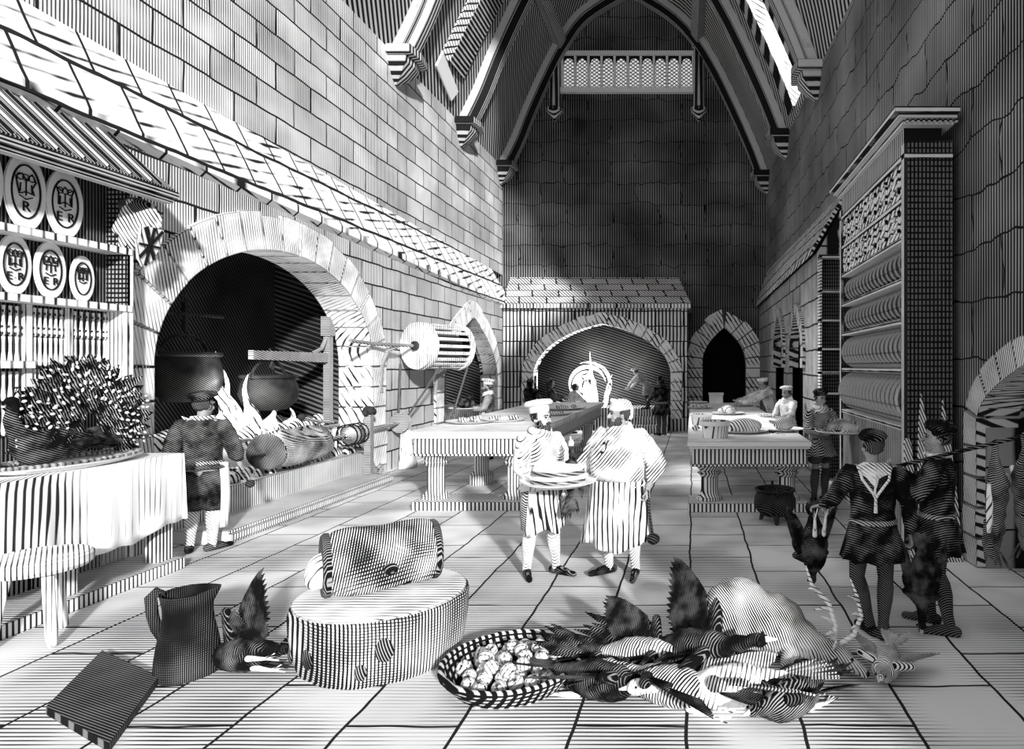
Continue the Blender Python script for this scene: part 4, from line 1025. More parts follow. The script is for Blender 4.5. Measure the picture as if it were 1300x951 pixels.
def rack_plate(loc, r, label, group, tilt):
    global pp
    if pp is None:
        m_ = Matrix.Rotation(PI/2, 4, 'X')
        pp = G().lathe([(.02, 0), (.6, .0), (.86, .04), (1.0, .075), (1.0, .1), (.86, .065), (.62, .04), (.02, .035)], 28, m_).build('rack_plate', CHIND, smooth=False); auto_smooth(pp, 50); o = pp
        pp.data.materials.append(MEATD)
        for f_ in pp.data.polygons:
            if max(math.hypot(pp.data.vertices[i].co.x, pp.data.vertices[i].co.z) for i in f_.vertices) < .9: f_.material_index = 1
    else: o = pp.copy(); COL.objects.link(o)
    o.location = loc; o.scale = (r, .5, r); o.rotation_euler = (tilt, 0, 0)
    return tag(o, label, 'plate', group)
for j, (z, h) in enumerate(((1.45, .62), (2.12, .52), (2.70, .42), (3.18, .42))):
    nm = ('lowest', 'second from lowest', 'third from lowest', 'highest')[j]; n = 17
    for i in range(n):
        y = CY0+.17+(L-.34)*i/(n-1)
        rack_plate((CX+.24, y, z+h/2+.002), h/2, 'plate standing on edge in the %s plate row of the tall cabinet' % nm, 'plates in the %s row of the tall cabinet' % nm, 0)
# shelves on the near end of the lean-to
t = E('wall_shelves', 'dark narrow shelves on the near end of the lean-to beside the tall cabinet', 'shelves', (2.42, 12.0, 0))
G().box((.0, .12, .0), (.5, .16, 4.3)).build('back_panel', CABW, t)
for z in (1.6, 2.0, 2.45, 3.0, 3.55, 4.2): G().box((-.02, -.08, z), (.5, .12, z+.05)).build('shelf', CABT, t)
G().box((-.02, -.08, .0), (.02, .12, 4.25)).build('upright', CABT, t)
# pointed boards leaning on the cabinet side
for lb, x, h, wd in (('pale round-topped board leaning on the side of the tall cabinet', 2.46, 1.32, .06), ('pale tall pointed board leaning on the cabinet side in the middle', 2.62, 1.83, .11), ('pale pointed board leaning on the cabinet side nearest the wall', 2.87, 1.76, .09)):
    tip = .02 if 'pointed' in lb else .8
    rs = [[(x-CX+q*wd-wd*.4*f*(1 if wd > .1 else 0), yy-.02-.3*(1-f), f*h) for q, yy in ((-1, 0), (1, 0), (1, .025), (-1, .025))] if False else
          [(-wd*w2, -.33*(1-f)-.03, f*h), (wd*w2, -.33*(1-f)-.03, f*h), (wd*w2, -.33*(1-f)-.002, f*h), (-wd*w2, -.33*(1-f)-.002, f*h)] for f, w2 in ((0, 1), (.35, .95), (.6, .75), (.8, .45 if tip < .5 else .8), (.95, .12 if tip < .5 else .7), (1, .02 if tip < .5 else .35))]
    o = G().rings(rs).build('board', M('lean_board', .8, .02, d=(1, 0, .35), per=.03, duty=.45, wob=.1), None, (x, CY0-.0, 0)); tag(o, lb, 'board')
# ================================================================== PEOPLE
def hand(g, w, d, n, side, curl=.6, s=1.0):
    """palm and five fingers: w wrist, d finger direction, n palm normal (fingers curl towards it), side: thumb side sign"""
    w, d, n = V(w), V(d).normalized(), V(n).normalized(); n = (n-d*n.dot(d)).normalized(); l = n.cross(d)*side
    for q in (-.027, -.009, .009, .027): g.cap(w+d*.01*s+l*q*.6*s, .016*s, w+d*.085*s+l*q*s, .0145*s, 8)
    for q, L in ((-.031, .062), (-.0105, .074), (.0105, .08), (.031, .072)):
        b = w+d*.088*s+l*q*s; a1_ = curl*.7; a2_ = curl*1.7
        m_ = b+(d*math.cos(a1_)+n*math.sin(a1_))*L*.52*s; e = m_+(d*math.cos(a2_)+n*math.sin(a2_))*L*.48*s
        g.cap(b, .0105*s, m_, .0095*s, 8); g.cap(m_, .0095*s, e, .008*s, 8)
    t0 = w+d*.025*s+l*.028*s; t1 = t0+(d*.55+l*.75+n*.25).normalized()*.04*s; t2 = t1+(d*.8+l*.15+n*.55*curl).normalized()*.032*s
    g.cap(t0, .014*s, t1, .012*s, 8); g.cap(t1, .012*s, t2, .009*s, 8)
def limb_tube(g, pts, rad, n=14): g.tube(pts, rad, n)
def lerp(a, b, t): return V(a)+(V(b)-V(a))*t
def person(label, loc, rz, H=1.72, fat=1.0, belly=0, lean=0, head=(0, 0), arms=None, legs=None, skin=None, vox=.009,
           tunic=None, sleeve=None, breech=None, stock=None, shoe=None, apron=None, cap=None, collar=None, hair=None, beard=None, skirt=None, roll=False, cape=None, extra=None, group=None):
    """local axes: +Y ahead, +X the person's right, Z up, for a body 1.72 m tall; lean tilts the trunk forward (radians); head = (yaw to the right, pitch down)"""
    r = E('person', label, 'person', loc, rz, group, H/1.72)
    skin = skin or SKIN
    rot = Matrix.Translation((0, 0, .93)) @ Matrix.Rotation(-lean, 4, 'X') @ Matrix.Translation((0, 0, -.93))
    T = lambda p: rot @ V(p)
    hm = rot @ Matrix.Translation((0, .0, 1.5)) @ Matrix.Rotation(-head[0], 4, 'Z') @ Matrix.Rotation(-head[1], 4, 'X') @ Matrix.Translation((0, 0, -1.5))
    Hd = lambda p: hm @ V(p)
    arms = arms or {}; legs = legs or {}
    sh = {s: T((s*.185, -.005, 1.405)) for s in (1, -1)}
    A = {}
    for s in (1, -1):
        d = dict(el=(s*.27, -.02, 1.13), wr=(s*.27, .06, .88), hd=(0, .1, -1), pn=(-s, 0, 0), curl=.5); d.update(arms.get(s, {})); A[s] = d
    Lg = {}
    for s in (1, -1):
        d = dict(hip=(s*.09, 0, .9), kn=(s*.1, .025, .49), an=(s*.1, -.02, .075), toe=(s*.13, .17)); d.update(legs.get(s, {})); Lg[s] = d
    # --- body: one surface
    g = G()
    g.ell((0, 0, .94), (.155*fat, .11*fat, .13))
    g.elr(T((0, .02*fat, 1.1)), (.14*fat, .105*fat, .17), (-lean, 0, 0)); g.elr(T((0, 0, 1.29)), (.17*fat, .115*fat, .17), (-lean, 0, 0))
    if belly: g.elr(T((0, .1*belly, 1.08)), (.2*belly, .17*belly, .2), (-lean, 0, 0))
    for s in (1, -1):
        g.cap(T((s*.05, 0, 1.41)), .058, sh[s], .058)
        a = A[s]; sz = 1.0
        g.cap(sh[s], .056*(.5+.5*fat), a['el'], .041, 12); g.cap(a['el'], .042, a['wr'], .027, 12)
        m_ = lerp(a['el'], a['wr'], .3); g.ell(m_, (.043, .043, .05))
        hand(g, a['wr'], a['hd'], a['pn'], a.get('th', -1)*s, a['curl'])
        q = Lg[s]; g.cap(q['hip'], .088, q['kn'], .056); g.cap(q['kn'], .056, q['an'], .037)
        cf = lerp(q['kn'], q['an'], .3)+V((0, -.018, 0)); g.ell(cf, (.055, .058, .12))
        hx, hy, hz = q['an']; tx, ty = q['toe']; zz = max(0, hz-.075)
        dv = (V((tx, ty, 0))-V((hx, hy, 0))).normalized()
        g.cap((hx-dv.x*.05, hy-dv.y*.05, .04+zz), .034, (hx, hy, hz), .036); g.cap((hx-dv.x*.02, hy-dv.y*.02, .045+zz), .036, (tx, ty, .028+zz*.4), .026)
    g.cap(T((0, -.005, 1.4)), .062, Hd((0, .005, 1.55)), .054)
    def HE(c, rr): g.ell((0, 0, 0), rr, hm @ Matrix.Translation(c))
    HE((0, .005, 1.64), (.077, .095, .09)); HE((0, .045, 1.585), (.06, .062, .075)); HE((0, .07, 1.535), (.034, .034, .03))
    g.cap(Hd((0, .1, 1.635)), .011, Hd((0, .128, 1.597)), .016, 8)
    for s in (1, -1):
        HE((s*.078, .0, 1.605), (.014, .026, .034)); HE((s*.034, .088, 1.652), (.03, .014, .009)); HE((s*.045, .075, 1.59), (.022, .022, .022))
    HE((0, .104, 1.562), (.026, .011, .007)); HE((0, .1, 1.549), (.022, .011, .007))
    body = g.blob('body', skin, r, vox=vox, sm=2)
    for s in (1, -1):
        G().ell(tuple(Hd((s*.032, .098, 1.632))), (.011, .008, .0075)).build('eye', INK, r, smooth=True)
        G().tube([Hd((s*.014, .107, 1.652)), Hd((s*.034, .107, 1.659)), Hd((s*.056, .09, 1.651))], .005, 6).build('eyebrow', HAIR, r)
    if not beard: G().tube([Hd((-.022, .11, 1.556)), Hd((0, .116, 1.555)), Hd((.022, .11, 1.556))], .0035, 6).build('mouth', INK, r)
    # --- hair and beard
    if hair != 'none':
        hg = G()
        if hair == 'long': hg.ell((0, 0, 0), (.09, .095, .13), hm @ Matrix.Translation((0, -.035, 1.61)))
        else: hg.ell((0, 0, 0), (.086, .09, .09), hm @ Matrix.Translation((0, -.028, 1.64)))
        for s in (1, -1): hg.ell((0, 0, 0), (.02, .04, .05), hm @ Matrix.Translation((s*.075, -.01, 1.63)))
        hg.blob('hair', HAIR, r, vox=.012, sm=2, rough=.012, rs=30)
    if beard:
        bg_ = G(); bm_ = hm
        bg_.ell((0, 0, 0), (.05, .04, .05), bm_ @ Matrix.Translation((0, .085, 1.52))); bg_.ell((0, 0, 0), (.04, .018, .013), bm_ @ Matrix.Translation((0, .108, 1.573)))
        for s in (1, -1): bg_.ell((0, 0, 0), (.022, .04, .055), bm_ @ Matrix.Translation((s*.056, .04, 1.55)))
        if beard == 'long': bg_.ell((0, 0, 0), (.04, .035, .06), bm_ @ Matrix.Translation((0, .09, 1.475)))
        bg_.blob('beard', HAIR, r, vox=.009, sm=1, rough=.01, rs=40)
    # --- cap
    if cap:
        kind, mat = cap
        if kind == 'flat':
            g = G(); g.rings([[tuple(hm @ V((rr*math.cos(2*PI*i/24), rr*1.08*math.sin(2*PI*i/24)-.015, z+.025*math.sin(2*PI*i/24)*q))) for i in range(24)] for rr, z, q in ((.098, 1.675, 1), (.1, 1.7, 1), (.135, 1.715, .9), (.14, 1.735, .8), (.11, 1.765, .6), (.05, 1.775, .4))]); o = g.build('cap', mat, r, smooth=True)
        elif kind == 'soft':
            g = G().ell((0, 0, 0), (.115, .125, .055), hm @ Matrix.Translation((-.01, -.03, 1.725)) @ Matrix.Rotation(.15, 4, 'Y')).ell((0, 0, 0), (.1, .105, .05), hm @ Matrix.Translation((0, -.01, 1.69))).ell((0, 0, 0), (.06, .05, .04), hm @ Matrix.Translation((-.09, -.02, 1.715)))
            o = g.blob('cap', mat, r, vox=.011, sm=3)
        elif kind == 'cook':
            g = G(); tl = hm @ Matrix.Translation((0, 0, 1.675)) @ Matrix.Rotation(.22, 4, 'X')
            g.rings([[tuple(tl @ V((rr*math.cos(2*PI*i/24), rr*1.1*math.sin(2*PI*i/24)-.015, z))) for i in range(24)] for rr, z in ((.094, 0), (.1, .045), (.097, .06), (.135, .075), (.142, .1), (.12, .125), (.05, .135))]); o = g.build('cap', mat, r, smooth=False); auto_smooth(o, 30)
        elif kind == 'hood':
            g = G().ell((0, 0, 0), (.11, .115, .1), hm @ Matrix.Translation((0, -.03, 1.67))).cap(Hd((0, -.06, 1.5)), .1, Hd((0, -.03, 1.62)), .1)
            if 1: g.cap(Hd((.04, -.03, 1.74)), .035, Hd((.07, -.02, 1.83)), .01)
            o = g.blob('hood', mat, r, vox=.012, sm=3)
        elif kind == 'turban':
            g = G().ell((0, 0, 0), (.105, .112, .07), hm @ Matrix.Translation((0, -.015, 1.705))).ell((0, 0, 0), (.1, .11, .035), hm @ Matrix.Translation((0, .0, 1.675))).cap(Hd((-.02, .06, 1.75)), .035, Hd((-.06, .1, 1.77)), .02)
            g.cap(Hd((.0, -.1, 1.66)), .05, Hd((0, -.11, 1.58)), .03)
            o = g.blob('cap', mat, r, vox=.011, sm=2)
        elif kind == 'fur':
            g = G().ell((0, 0, 0), (.125, .13, .06), hm @ Matrix.Translation((0, -.02, 1.715)) @ Matrix.Rotation(.15, 4, 'X')).ell((0, 0, 0), (.1, .105, .05), hm @ Matrix.Translation((0, -.03, 1.67)))
            o = g.blob('cap', mat, r, vox=.011, sm=2, rough=.02, rs=35)
    # --- collar
    if collar:
        kind, mat = collar
        if kind == 'scarf':
            g = G()
            for k, (rr, z, tl) in enumerate(((.095, 1.47, .012), (.1, 1.445, -.01), (.085, 1.495, .0))):
                g.tube([T((rr*1.1*math.cos(a), rr*math.sin(a)+.005, z+tl*math.cos(a)-.02*math.sin(a))) for a in [2*PI*i/20 for i in range(21)]], .033, 10)
            g.blob('scarf', mat, r, vox=.01, sm=2)
        elif kind == 'ruff':
            g = G(); g.rings([[tuple(T(((rr+.012*(i % 2))*math.cos(2*PI*i/30), (rr+.012*(i % 2))*math.sin(2*PI*i/30), z))) for i in range(30)] for rr, z in ((.07, 1.48), (.1, 1.5), (.105, 1.475), (.075, 1.45))]); g.build('collar', mat, r)
        elif kind == 'kerchief':
            g = G(); rs = []
            for z, ww, yy in ((1.49, .09, -.075), (1.46, .15, -.1), (1.4, .13, -.128), (1.3, .07, -.135), (1.2, .02, -.13)):
                rs.append([tuple(T(p)) for p in ((-ww, yy+.02, z), (0, yy-.022, z), (ww, yy+.02, z), (ww*.9, yy+.05, z), (0, yy+.03, z), (-ww*.9, yy+.05, z))])
            g.rings(rs).build('kerchief', mat, r)
            g = G()
            for s in (1, -1): g.tube([T((s*.13, -.09, 1.45)), T((s*.11, -.142, 1.36)), T((s*.02, -.155, 1.24)), T((0, -.15, 1.2)), T((s*.004, -.145, 1.08))], .012, 7)
            g.build('neck_cord', WHITEC, r)
    # --- tunic with sleeves
    if tunic:
        mat, hem = tunic
        hz = hem
        g = G(); rows = []
        prof = [(1.47, .085, .075, -.005), (1.445, .15, .1, -.005), (1.40, .205*fat, .125, -.005), (1.3, .2*fat, .14*fat, .0), (1.18, .18*fat, .135*fat, .01), (1.06, .172*fat, .13*fat, .01), (.98, .18*fat, .135*fat, .005)]
        if belly: prof = [(z, rx*(1+.22*belly*max(0, 1-abs(z-1.1)/.25)), ry*(1+.55*belly*max(0, 1-abs(z-1.12)/.28)), cy+.06*belly*max(0, 1-abs(z-1.12)/.28)) for z, rx, ry, cy in prof]
        n = 40
        for z, rx, ry, cy in prof:
            rows.append([tuple(T((rx*math.cos(2*PI*i/n), cy+ry*math.sin(2*PI*i/n), z))) for i in range(n)])
        if hz < .95:
            for k in range(1, 6):
                q = k/5; z = .98-(.98-hz)*q; fl = (skirt or .35)
                rows.append([((.18*fat*(1+fl*q))*(1+.07*q*math.sin(11*2*PI*i/n+.5))*math.cos(2*PI*i/n), .005+(.135*fat*(1+fl*1.15*q))*(1+.07*q*math.sin(11*2*PI*i/n+.5))*math.sin(2*PI*i/n), z+.008*math.sin(5*i)) for i in range(n)])
        g.rings(rows)
        o = g.build('tunic', mat, r, smooth=True)
        if hz < .95 and fat < 1.2:
            G().rings([[((.182*fat+e_)*math.cos(2*PI*i/28), .005+(.138*fat+e_)*math.sin(2*PI*i/28), z) for i in range(28)] for z, e_ in ((.965, .0), (.97, .008), (1.0, .008), (1.005, 0))]).build('belt', mat if mat is WHITEC else GREYC, r)
        sm_ = sleeve or mat
        for s in (1, -1):
            a = A[s]; el, wr = V(a['el']), V(a['wr']); e = .62 if roll else .93
            pts = [lerp(sh[s], T((0, 0, 1.38)), .25), sh[s], lerp(sh[s], el, .3), lerp(sh[s], el, .7), el, lerp(el, wr, .3), lerp(el, wr, e*.8), lerp(el, wr, e)]
            f_ = .5+.5*fat
            rd = [.062*f_, .08*f_, .088*f_, .075*f_, .062*f_, .062*f_, .052, .042]
            if roll: rd = [.065*f_, .085*f_, .092*f_, .088*f_, .08*f_, .08*f_, .066, .046]
            g = G().tube(pts, rd, 16)
            for k in range(3):
                q = lerp(lerp(sh[s], el, .75), el, k/2); g.ell(q, (.068*f_,)*3)
            if roll:
                dd = (wr-el).normalized(); c = lerp(el, wr, e)
                g.ell(c, (.056, .056, .04)); g.ell(c-dd*.05, (.062, .062, .045))
            g.blob('sleeve', sm_, r, vox=.013, sm=2, rough=.01, rs=18)
    # --- breeches, stockings, shoes
    for s in (1, -1):
        q = Lg[s]
        if breech:
            mat, end = breech
            pts = [lerp(q['hip'], q['kn'], t) for t in (0, .3, .6, end-.05, end)]
            o = G().tube(pts, [.11, .125, .118, .1, .07], 16).build('breeches_leg', mat, r, smooth=True)
        if stock:
            kn, an = V(q['kn']), V(q['an'])
            hp = V(q['hip']); top = lerp(hp, kn, .35) if not breech else kn+V((0, 0, .05))
            pts = [top, kn, lerp(kn, an, .2)+V((0, -.012, 0)), lerp(kn, an, .4)+V((0, -.014, 0)), lerp(kn, an, .75), an, an-V((0, 0, .03))]
            G().tube(pts, [.09 if not breech else .064, .066, .07, .067, .048, .044, .044], 16).build('stocking', stock, r, smooth=True)
        if shoe:
            hx, hy, hz_ = q['an']; tx, ty = q['toe']; zz = max(0, hz_-.075); dv = (V((tx, ty, 0))-V((hx, hy, 0))).normalized()
            g = G().cap((hx-dv.x*.05, hy-dv.y*.05, .042+zz), .042, (hx, hy, .06+zz), .045).cap((hx-dv.x*.03, hy-dv.y*.03, .04+zz), .042, (tx+dv.x*.02, ty+dv.y*.02, .028+zz*.4), .03)
            g.cap((hx, hy, .055+zz), .045, (lerp((hx, hy, 0), (tx, ty, 0), .6)+V((0, 0, .045+zz*.6))), .035)
            g.box((0, 0, 0), (.001, .001, .001)) if False else None
            g.blob('shoe', shoe, r, vox=.009, sm=2)
    if apron:
        mat, top, bot, wid = apron; g = G(); n = 25; rs = []
        by = (.135*fat)*(1+.25*belly)+.02+.03*belly
        for k in range(9):
            t = k/8; z = top-(top-bot)*t; row = []
            for j in range(n):
                u = -1+2*j/(n-1); a = u*wid*1.25
                rx = (.185*fat*(1+.1*belly)+.012)*(1+.28*t); ry = by*(1+.35*t)
                w = 1+.075*t*math.sin(j*1.55+.6)
                row.append((rx*w*math.sin(a), .01+ry*w*math.cos(a), z+.035*t*math.sin(j*.5)))
            rs.append(row)
        vs = [p for rr in rs for p in rr]; g.add(vs, [(k*n+j, k*n+j+1, (k+1)*n+j+1, (k+1)*n+j) for k in range(8) for j in range(n-1)])
        o = g.build('apron', mat, r, smooth=True); so = o.modifiers.new('s', 'SOLIDIFY'); so.thickness = .008
    if extra: extra(r, T, Hd, A)
    return r
def feet(px, py):
    k = (py-VY)/CZ; return ((px-VX)/k, F/k, 0)

# 1 cook at the great fire, seen from behind
def towel(r, T, Hd, A):
    g = G(); rs = []
    for k in range(8):
        t = k/7; rs.append([(.2+.045*math.cos(2*PI*i/16)*(1-.2*t)+.02*math.sin(3*t), .0+.06*math.sin(2*PI*i/16)*(1+.1*math.sin(i*2.3)), .98-.72*t) for i in range(16)])
    g.rings(rs).build('towel', LINEN, r, smooth=True)
p1 = person('cook in dark jacket and flat cap seen from behind, facing the great fire', (-5.72, 7.35, 0), facing(-.25, 1), 1.8, fat=1.04, skin=SKIND, head=(.35, .05),
       arms={1: dict(el=(.3, .02, 1.12), wr=(.3, .16, .93), hd=(.1, .7, -.6), pn=(-1, 0, 0), curl=1.2), -1: dict(el=(-.31, .0, 1.13), wr=(-.25, .2, 1.05), hd=(.3, 1, 0), pn=(.6, 0, -.5), curl=.6)},
       legs={1: dict(toe=(.2, .12)), -1: dict(an=(-.1, -.06, .075), toe=(-.15, .1))}, roll=True,
       tunic=(DARKC, .93), breech=(BLKC, 1.12), stock=STOCK, shoe=BLKC, cap=('flat', BLKC), collar=('ruff', WHITEC), hair='short', extra=towel)
# 2 cook carrying covered dishes
kA = 122.5
p2 = person('bearded cook in white with a scarf carrying a stack of covered dishes', (-1.58, 6.5, 0), facing(.72, -.62), 1.72, head=(-.25, .05),
       arms={1: dict(el=(.25, .03, 1.12), wr=(.15, .27, .98), hd=(-.2, 1, .1), pn=(0, 0, 1), curl=.35, th=1), -1: dict(el=(-.28, .05, 1.12), wr=(-.17, .27, .98), hd=(.2, 1, .1), pn=(0, 0, 1), curl=.35, th=1)},
       legs={1: dict(kn=(.11, .0, .49), an=(.12, -.06, .075), toe=(.2, .1)), -1: dict(kn=(-.11, .08, .49), an=(-.13, .1, .075), toe=(-.18, .3))}, roll=True,
       tunic=(WHITEC, .9), breech=(GREYC, 1.05), stock=STOCK, shoe=BLKC, apron=(APRON, .97, .48, .95), cap=('cook', WHITEC), collar=('scarf', WHITEC), hair='short', beard='short', vox=.008)
mp = p2.matrix_basis
def on(p, q):
    bpy.context.view_layer.update(); return p.matrix_world @ V(q)
c = on(p2, (.03, .36, .985))
t = E('serving_tray', 'wide white round tray carried by the bearded cook', 'tray', c)
o = G().lathe([(.02, -.01), (.26, -.01), (.37, .03), (.375, .045), (.35, .045), (.25, .012), (.02, .012)], 36).build('dish', CHINA, t); auto_smooth(o)
DKM = M('dark_steel', .3, .01, d=(.2, .1, 1), per=.03, duty=.5, wob=.1, rough=.4, spec=.4)  # dark metal of the bands round the stacked dishes
t = E('covered_dish', 'lower shining dish stacked on the tray of the bearded cook', 'dish', c+V((-.01, 0, .012)))
o = G().lathe([(.02, 0), (.24, 0), (.26, .02), (.255, .05), (.3, .062), (.3, .075), (.25, .075), (.02, .075)], 36).build('body', CHINA, t); auto_smooth(o)
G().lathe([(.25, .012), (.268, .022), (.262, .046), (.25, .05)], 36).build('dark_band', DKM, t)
t = E('covered_dish', 'upper domed dish on top of the stack held by the bearded cook', 'dish', c+V((-.01, 0, .088)))
o = G().lathe([(.02, 0), (.25, 0), (.255, .02), (.25, .07), (.235, .1), (.12, .115), (.02, .118)], 36).build('dome', CHINA, t); auto_smooth(o)
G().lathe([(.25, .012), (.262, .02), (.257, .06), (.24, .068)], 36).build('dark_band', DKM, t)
# 3 stout cook with apron, bird and ladle
p3 = person('stout bearded head cook in white with long apron holding a dead bird and a ladle', (-.75, 6.5, 0), facing(-.35, -.94), 1.76, fat=1.36, belly=1.0, head=(.75, .05), skin=SKIND,
       arms={1: dict(el=(.37, .0, 1.13), wr=(.37, .25, 1.02), hd=(.1, .7, .1), pn=(-1, 0, 0), curl=1.3), -1: dict(el=(-.4, -.02, 1.14), wr=(-.34, .08, .9), hd=(-.05, .1, -1), pn=(1, 0, 0), curl=1.2)},
       legs={1: dict(hip=(.11, 0, .9), kn=(.13, .04, .49), an=(.13, .0, .075), toe=(.24, .14)), -1: dict(hip=(-.11, 0, .9), kn=(-.14, .02, .49), an=(-.16, -.02, .075), toe=(-.22, .17))}, roll=True,
       tunic=(WHITEC, .93), breech=(DARKC, 1.1), stock=STOCK, shoe=BLKC, apron=(APRON, .98, .36, 1.25), cap=('turban', WHITEC), collar=('scarf', WHITEC), hair='short', beard='long', vox=.008,
       extra=lambda r, T, Hd, A: [G().tube([T((.03, .205, 1.38)), T((.04, .27, 1.25)), T((.04, .295, 1.12)), T((.035, .27, .99))], .006, 6).build('jacket_seam', INK, r)]+[G().ell(tuple(T((.055, .225+.065*math.sin(PI*k/4+.3), 1.35-.085*k))), (.016, .012, .014)).build('button', INK, r, smooth=True) for k in range(5)])
# ladle
t = E('ladle', 'iron ladle hanging from the left hand of the stout cook', 'ladle', on(p3, (-.345, .1, .8)))
G().tube([(0, 0, .1), (.02, -.02, -.12), (.05, -.03, -.33)], .014, 8).build('handle', IRON, t)
G().ell((.06, -.04, -.38), (.065, .065, .055)).build('bowl', IRON, t, smooth=True)
t = E('ladle', 'black ladle in the right hand of the cook at the great fire', 'ladle', on(p1, (.3, .2, .83)))
G().tube([(0, -.1, .2), (.0, .0, .0), (.02, .08, -.12)], .012, 8).build('handle', IRON, t)
G().ell((.03, .1, -.16), (.055, .055, .05)).build('bowl', IRON, t, smooth=True)
# 4 youth with birds, seen from behind
p4 = person('youth in black belted coat and soft cap seen from behind, a bird in each hand', (1.44, 5.05, 0), facing(.12, 1), 1.6, fat=1.08, skin=SKIND, head=(-.35, .0),
       arms={-1: dict(el=(-.33, .04, 1.16), wr=(-.42, .2, 1.06), hd=(-.5, .4, -.2), pn=(0, 0, -1), curl=1.2), 1: dict(el=(.3, .0, 1.12), wr=(.33, .05, .86), hd=(.05, .1, -1), pn=(-1, 0, 0), curl=1.2)},
       legs={-1: dict(hip=(-.1, 0, .9), kn=(-.13, .03, .49), an=(-.02, .0, .075), toe=(-.1, .16)), 1: dict(hip=(.09, 0, .9), kn=(.11, .02, .49), an=(.075, -.06, .075), toe=(.13, .11))},
       tunic=(BLKC, .66), stock=HOSE, shoe=BLKC, cap=('soft', BLKC), collar=('kerchief', WHITEC), hair='short', vox=.008, skirt=.38)
# 5 man carrying a pole of hares
p5 = person('man in black belted tunic and fur cap in profile with a pole over his shoulder', (2.0, 5.15, 0), facing(-.8, .35), 1.66, fat=1.08, skin=SKIND, head=(-.2, .0),
       arms={1: dict(el=(.28, .16, 1.16), wr=(.15, .36, 1.3), hd=(-.5, .6, .4), pn=(-.2, -.5, .6), curl=1.2), -1: dict(el=(-.28, .13, 1.2), wr=(-.13, .34, 1.29), hd=(.5, .6, .4), pn=(.2, -.5, .6), curl=1.2)},
       legs={1: dict(kn=(.1, .1, .49), an=(.12, .06, .075), toe=(.14, .26)), -1: dict(kn=(-.1, .0, .5), an=(-.11, -.1, .075), toe=(-.13, .1))},
       tunic=(BLKC, .68), stock=HOSE, shoe=HOSE, cap=('fur', BLKC), collar=('ruff', WHITEC), hair='short', vox=.008, skirt=.42)
# 6 waiter at the corner of the long table
p6 = person('cook in a white cap carrying a roast bird on a tray behind the long table', (-4.75, 14.6, 0), facing(-.95, -.35), 1.78, head=(.0, .1), skin=SKIND,
       arms={1: dict(el=(.25, .1, 1.15), wr=(.14, .33, 1.12), hd=(-.1, 1, 0), pn=(0, 0, 1), curl=.3, th=1), -1: dict(el=(-.26, .1, 1.15), wr=(-.14, .33, 1.12), hd=(.1, 1, 0), pn=(0, 0, 1), curl=.3, th=1)},
       tunic=(DARKC, .9), sleeve=GREYC, breech=(GREYC, 1.05), stock=STOCK, shoe=BLKC, cap=('cook', WHITEC), collar=('scarf', WHITEC), hair='short', beard='short', apron=(APRON, 1.25, .5, .9), vox=.012)
c = on(p6, (0, .47, 1.125))
t = E('serving_tray', 'oval tray with a dark roast bird carried behind the long table', 'tray', c, 1.2)
o = G().lathe([(.02, 0), (.26, 0), (.36, .035), (.35, .045), (.25, .015), (.02, .015)], 30, sx=1.15).build('dish', CHINA, t); auto_smooth(o)
t = E('roast_fowl', 'dark roast bird on the tray carried behind the long table', 'roast fowl', c+V((0, 0, .016)), 1.2)
G().ell((0, 0, .12), (.24, .17, .12)).ell((.15, 0, .2), (.1, .1, .08)).cap((-.15, .08, .1), .05, (-.28, .1, .2), .02).cap((-.15, -.08, .1), .05, (-.28, -.1, .2), .02).cap((.2, 0, .22), .03, (.24, 0, .32), .02).blob('body', BLKC, t, vox=.014)
# 7-9 dark figures at the left of the far fire
person('dark hooded figure behind the long table at the left of the far fire', (-5.05, 19.6, 0), facing(.5, .8), 1.72, fat=1.15, skin=SKIND, tunic=(BLKC, .3), stock=HOSE, shoe=BLKC, cap=('hood', BLKC), vox=.014, skirt=.5,
       arms={1: dict(el=(.3, .1, 1.15), wr=(.2, .3, 1.05)), -1: dict(el=(-.3, .1, 1.15), wr=(-.2, .3, 1.05))})
person('figure in a dark peaked hood beside the hooded one at the far fire', (-4.45, 19.7, 0), facing(.9, .2), 1.72, fat=1.12, skin=SKIND, tunic=(DARKC, .35), stock=HOSE, shoe=BLKC, cap=('hood', DARKC), vox=.014, skirt=.5,
       arms={1: dict(el=(.3, .15, 1.15), wr=(.2, .4, 1.05), hd=(0, 1, -.1)), -1: dict(el=(-.28, .15, 1.2), wr=(-.15, .42, 1.15), hd=(0, 1, 0))})
person('third dark-haired figure in pale sleeves tending the far fire', (-3.95, 20.2, 0), facing(.8, .5), 1.6, fat=1.0, lean=.3, skin=SKIND, tunic=(WHITEC, .6), stock=HOSE, shoe=BLKC, hair='long', vox=.014,
       arms={1: dict(el=(.24, .38, 1.12), wr=(.15, .62, 1.0), hd=(0, 1, -.2)), -1: dict(el=(-.24, .38, 1.12), wr=(-.15, .62, 1.0), hd=(0, 1, -.2))})
# 10 figure at the right of the far fire
k10 = 41.5
person('dark figure standing with its back turned at the right of the far fire', (-.98, 19.6, 0), facing(-.6, .8), 1.78, fat=1.15, lean=.12, skin=SKIND, tunic=(BLKC, .62), stock=HOSE, shoe=BLKC, cap=('hood', BLKC), vox=.014, skirt=.4,
       arms={1: dict(el=(.28, .15, 1.15), wr=(.2, .4, 1.05), hd=(0, 1, 0)), -1: dict(el=(-.28, .15, 1.15), wr=(-.2, .4, 1.05), hd=(0, 1, 0))})
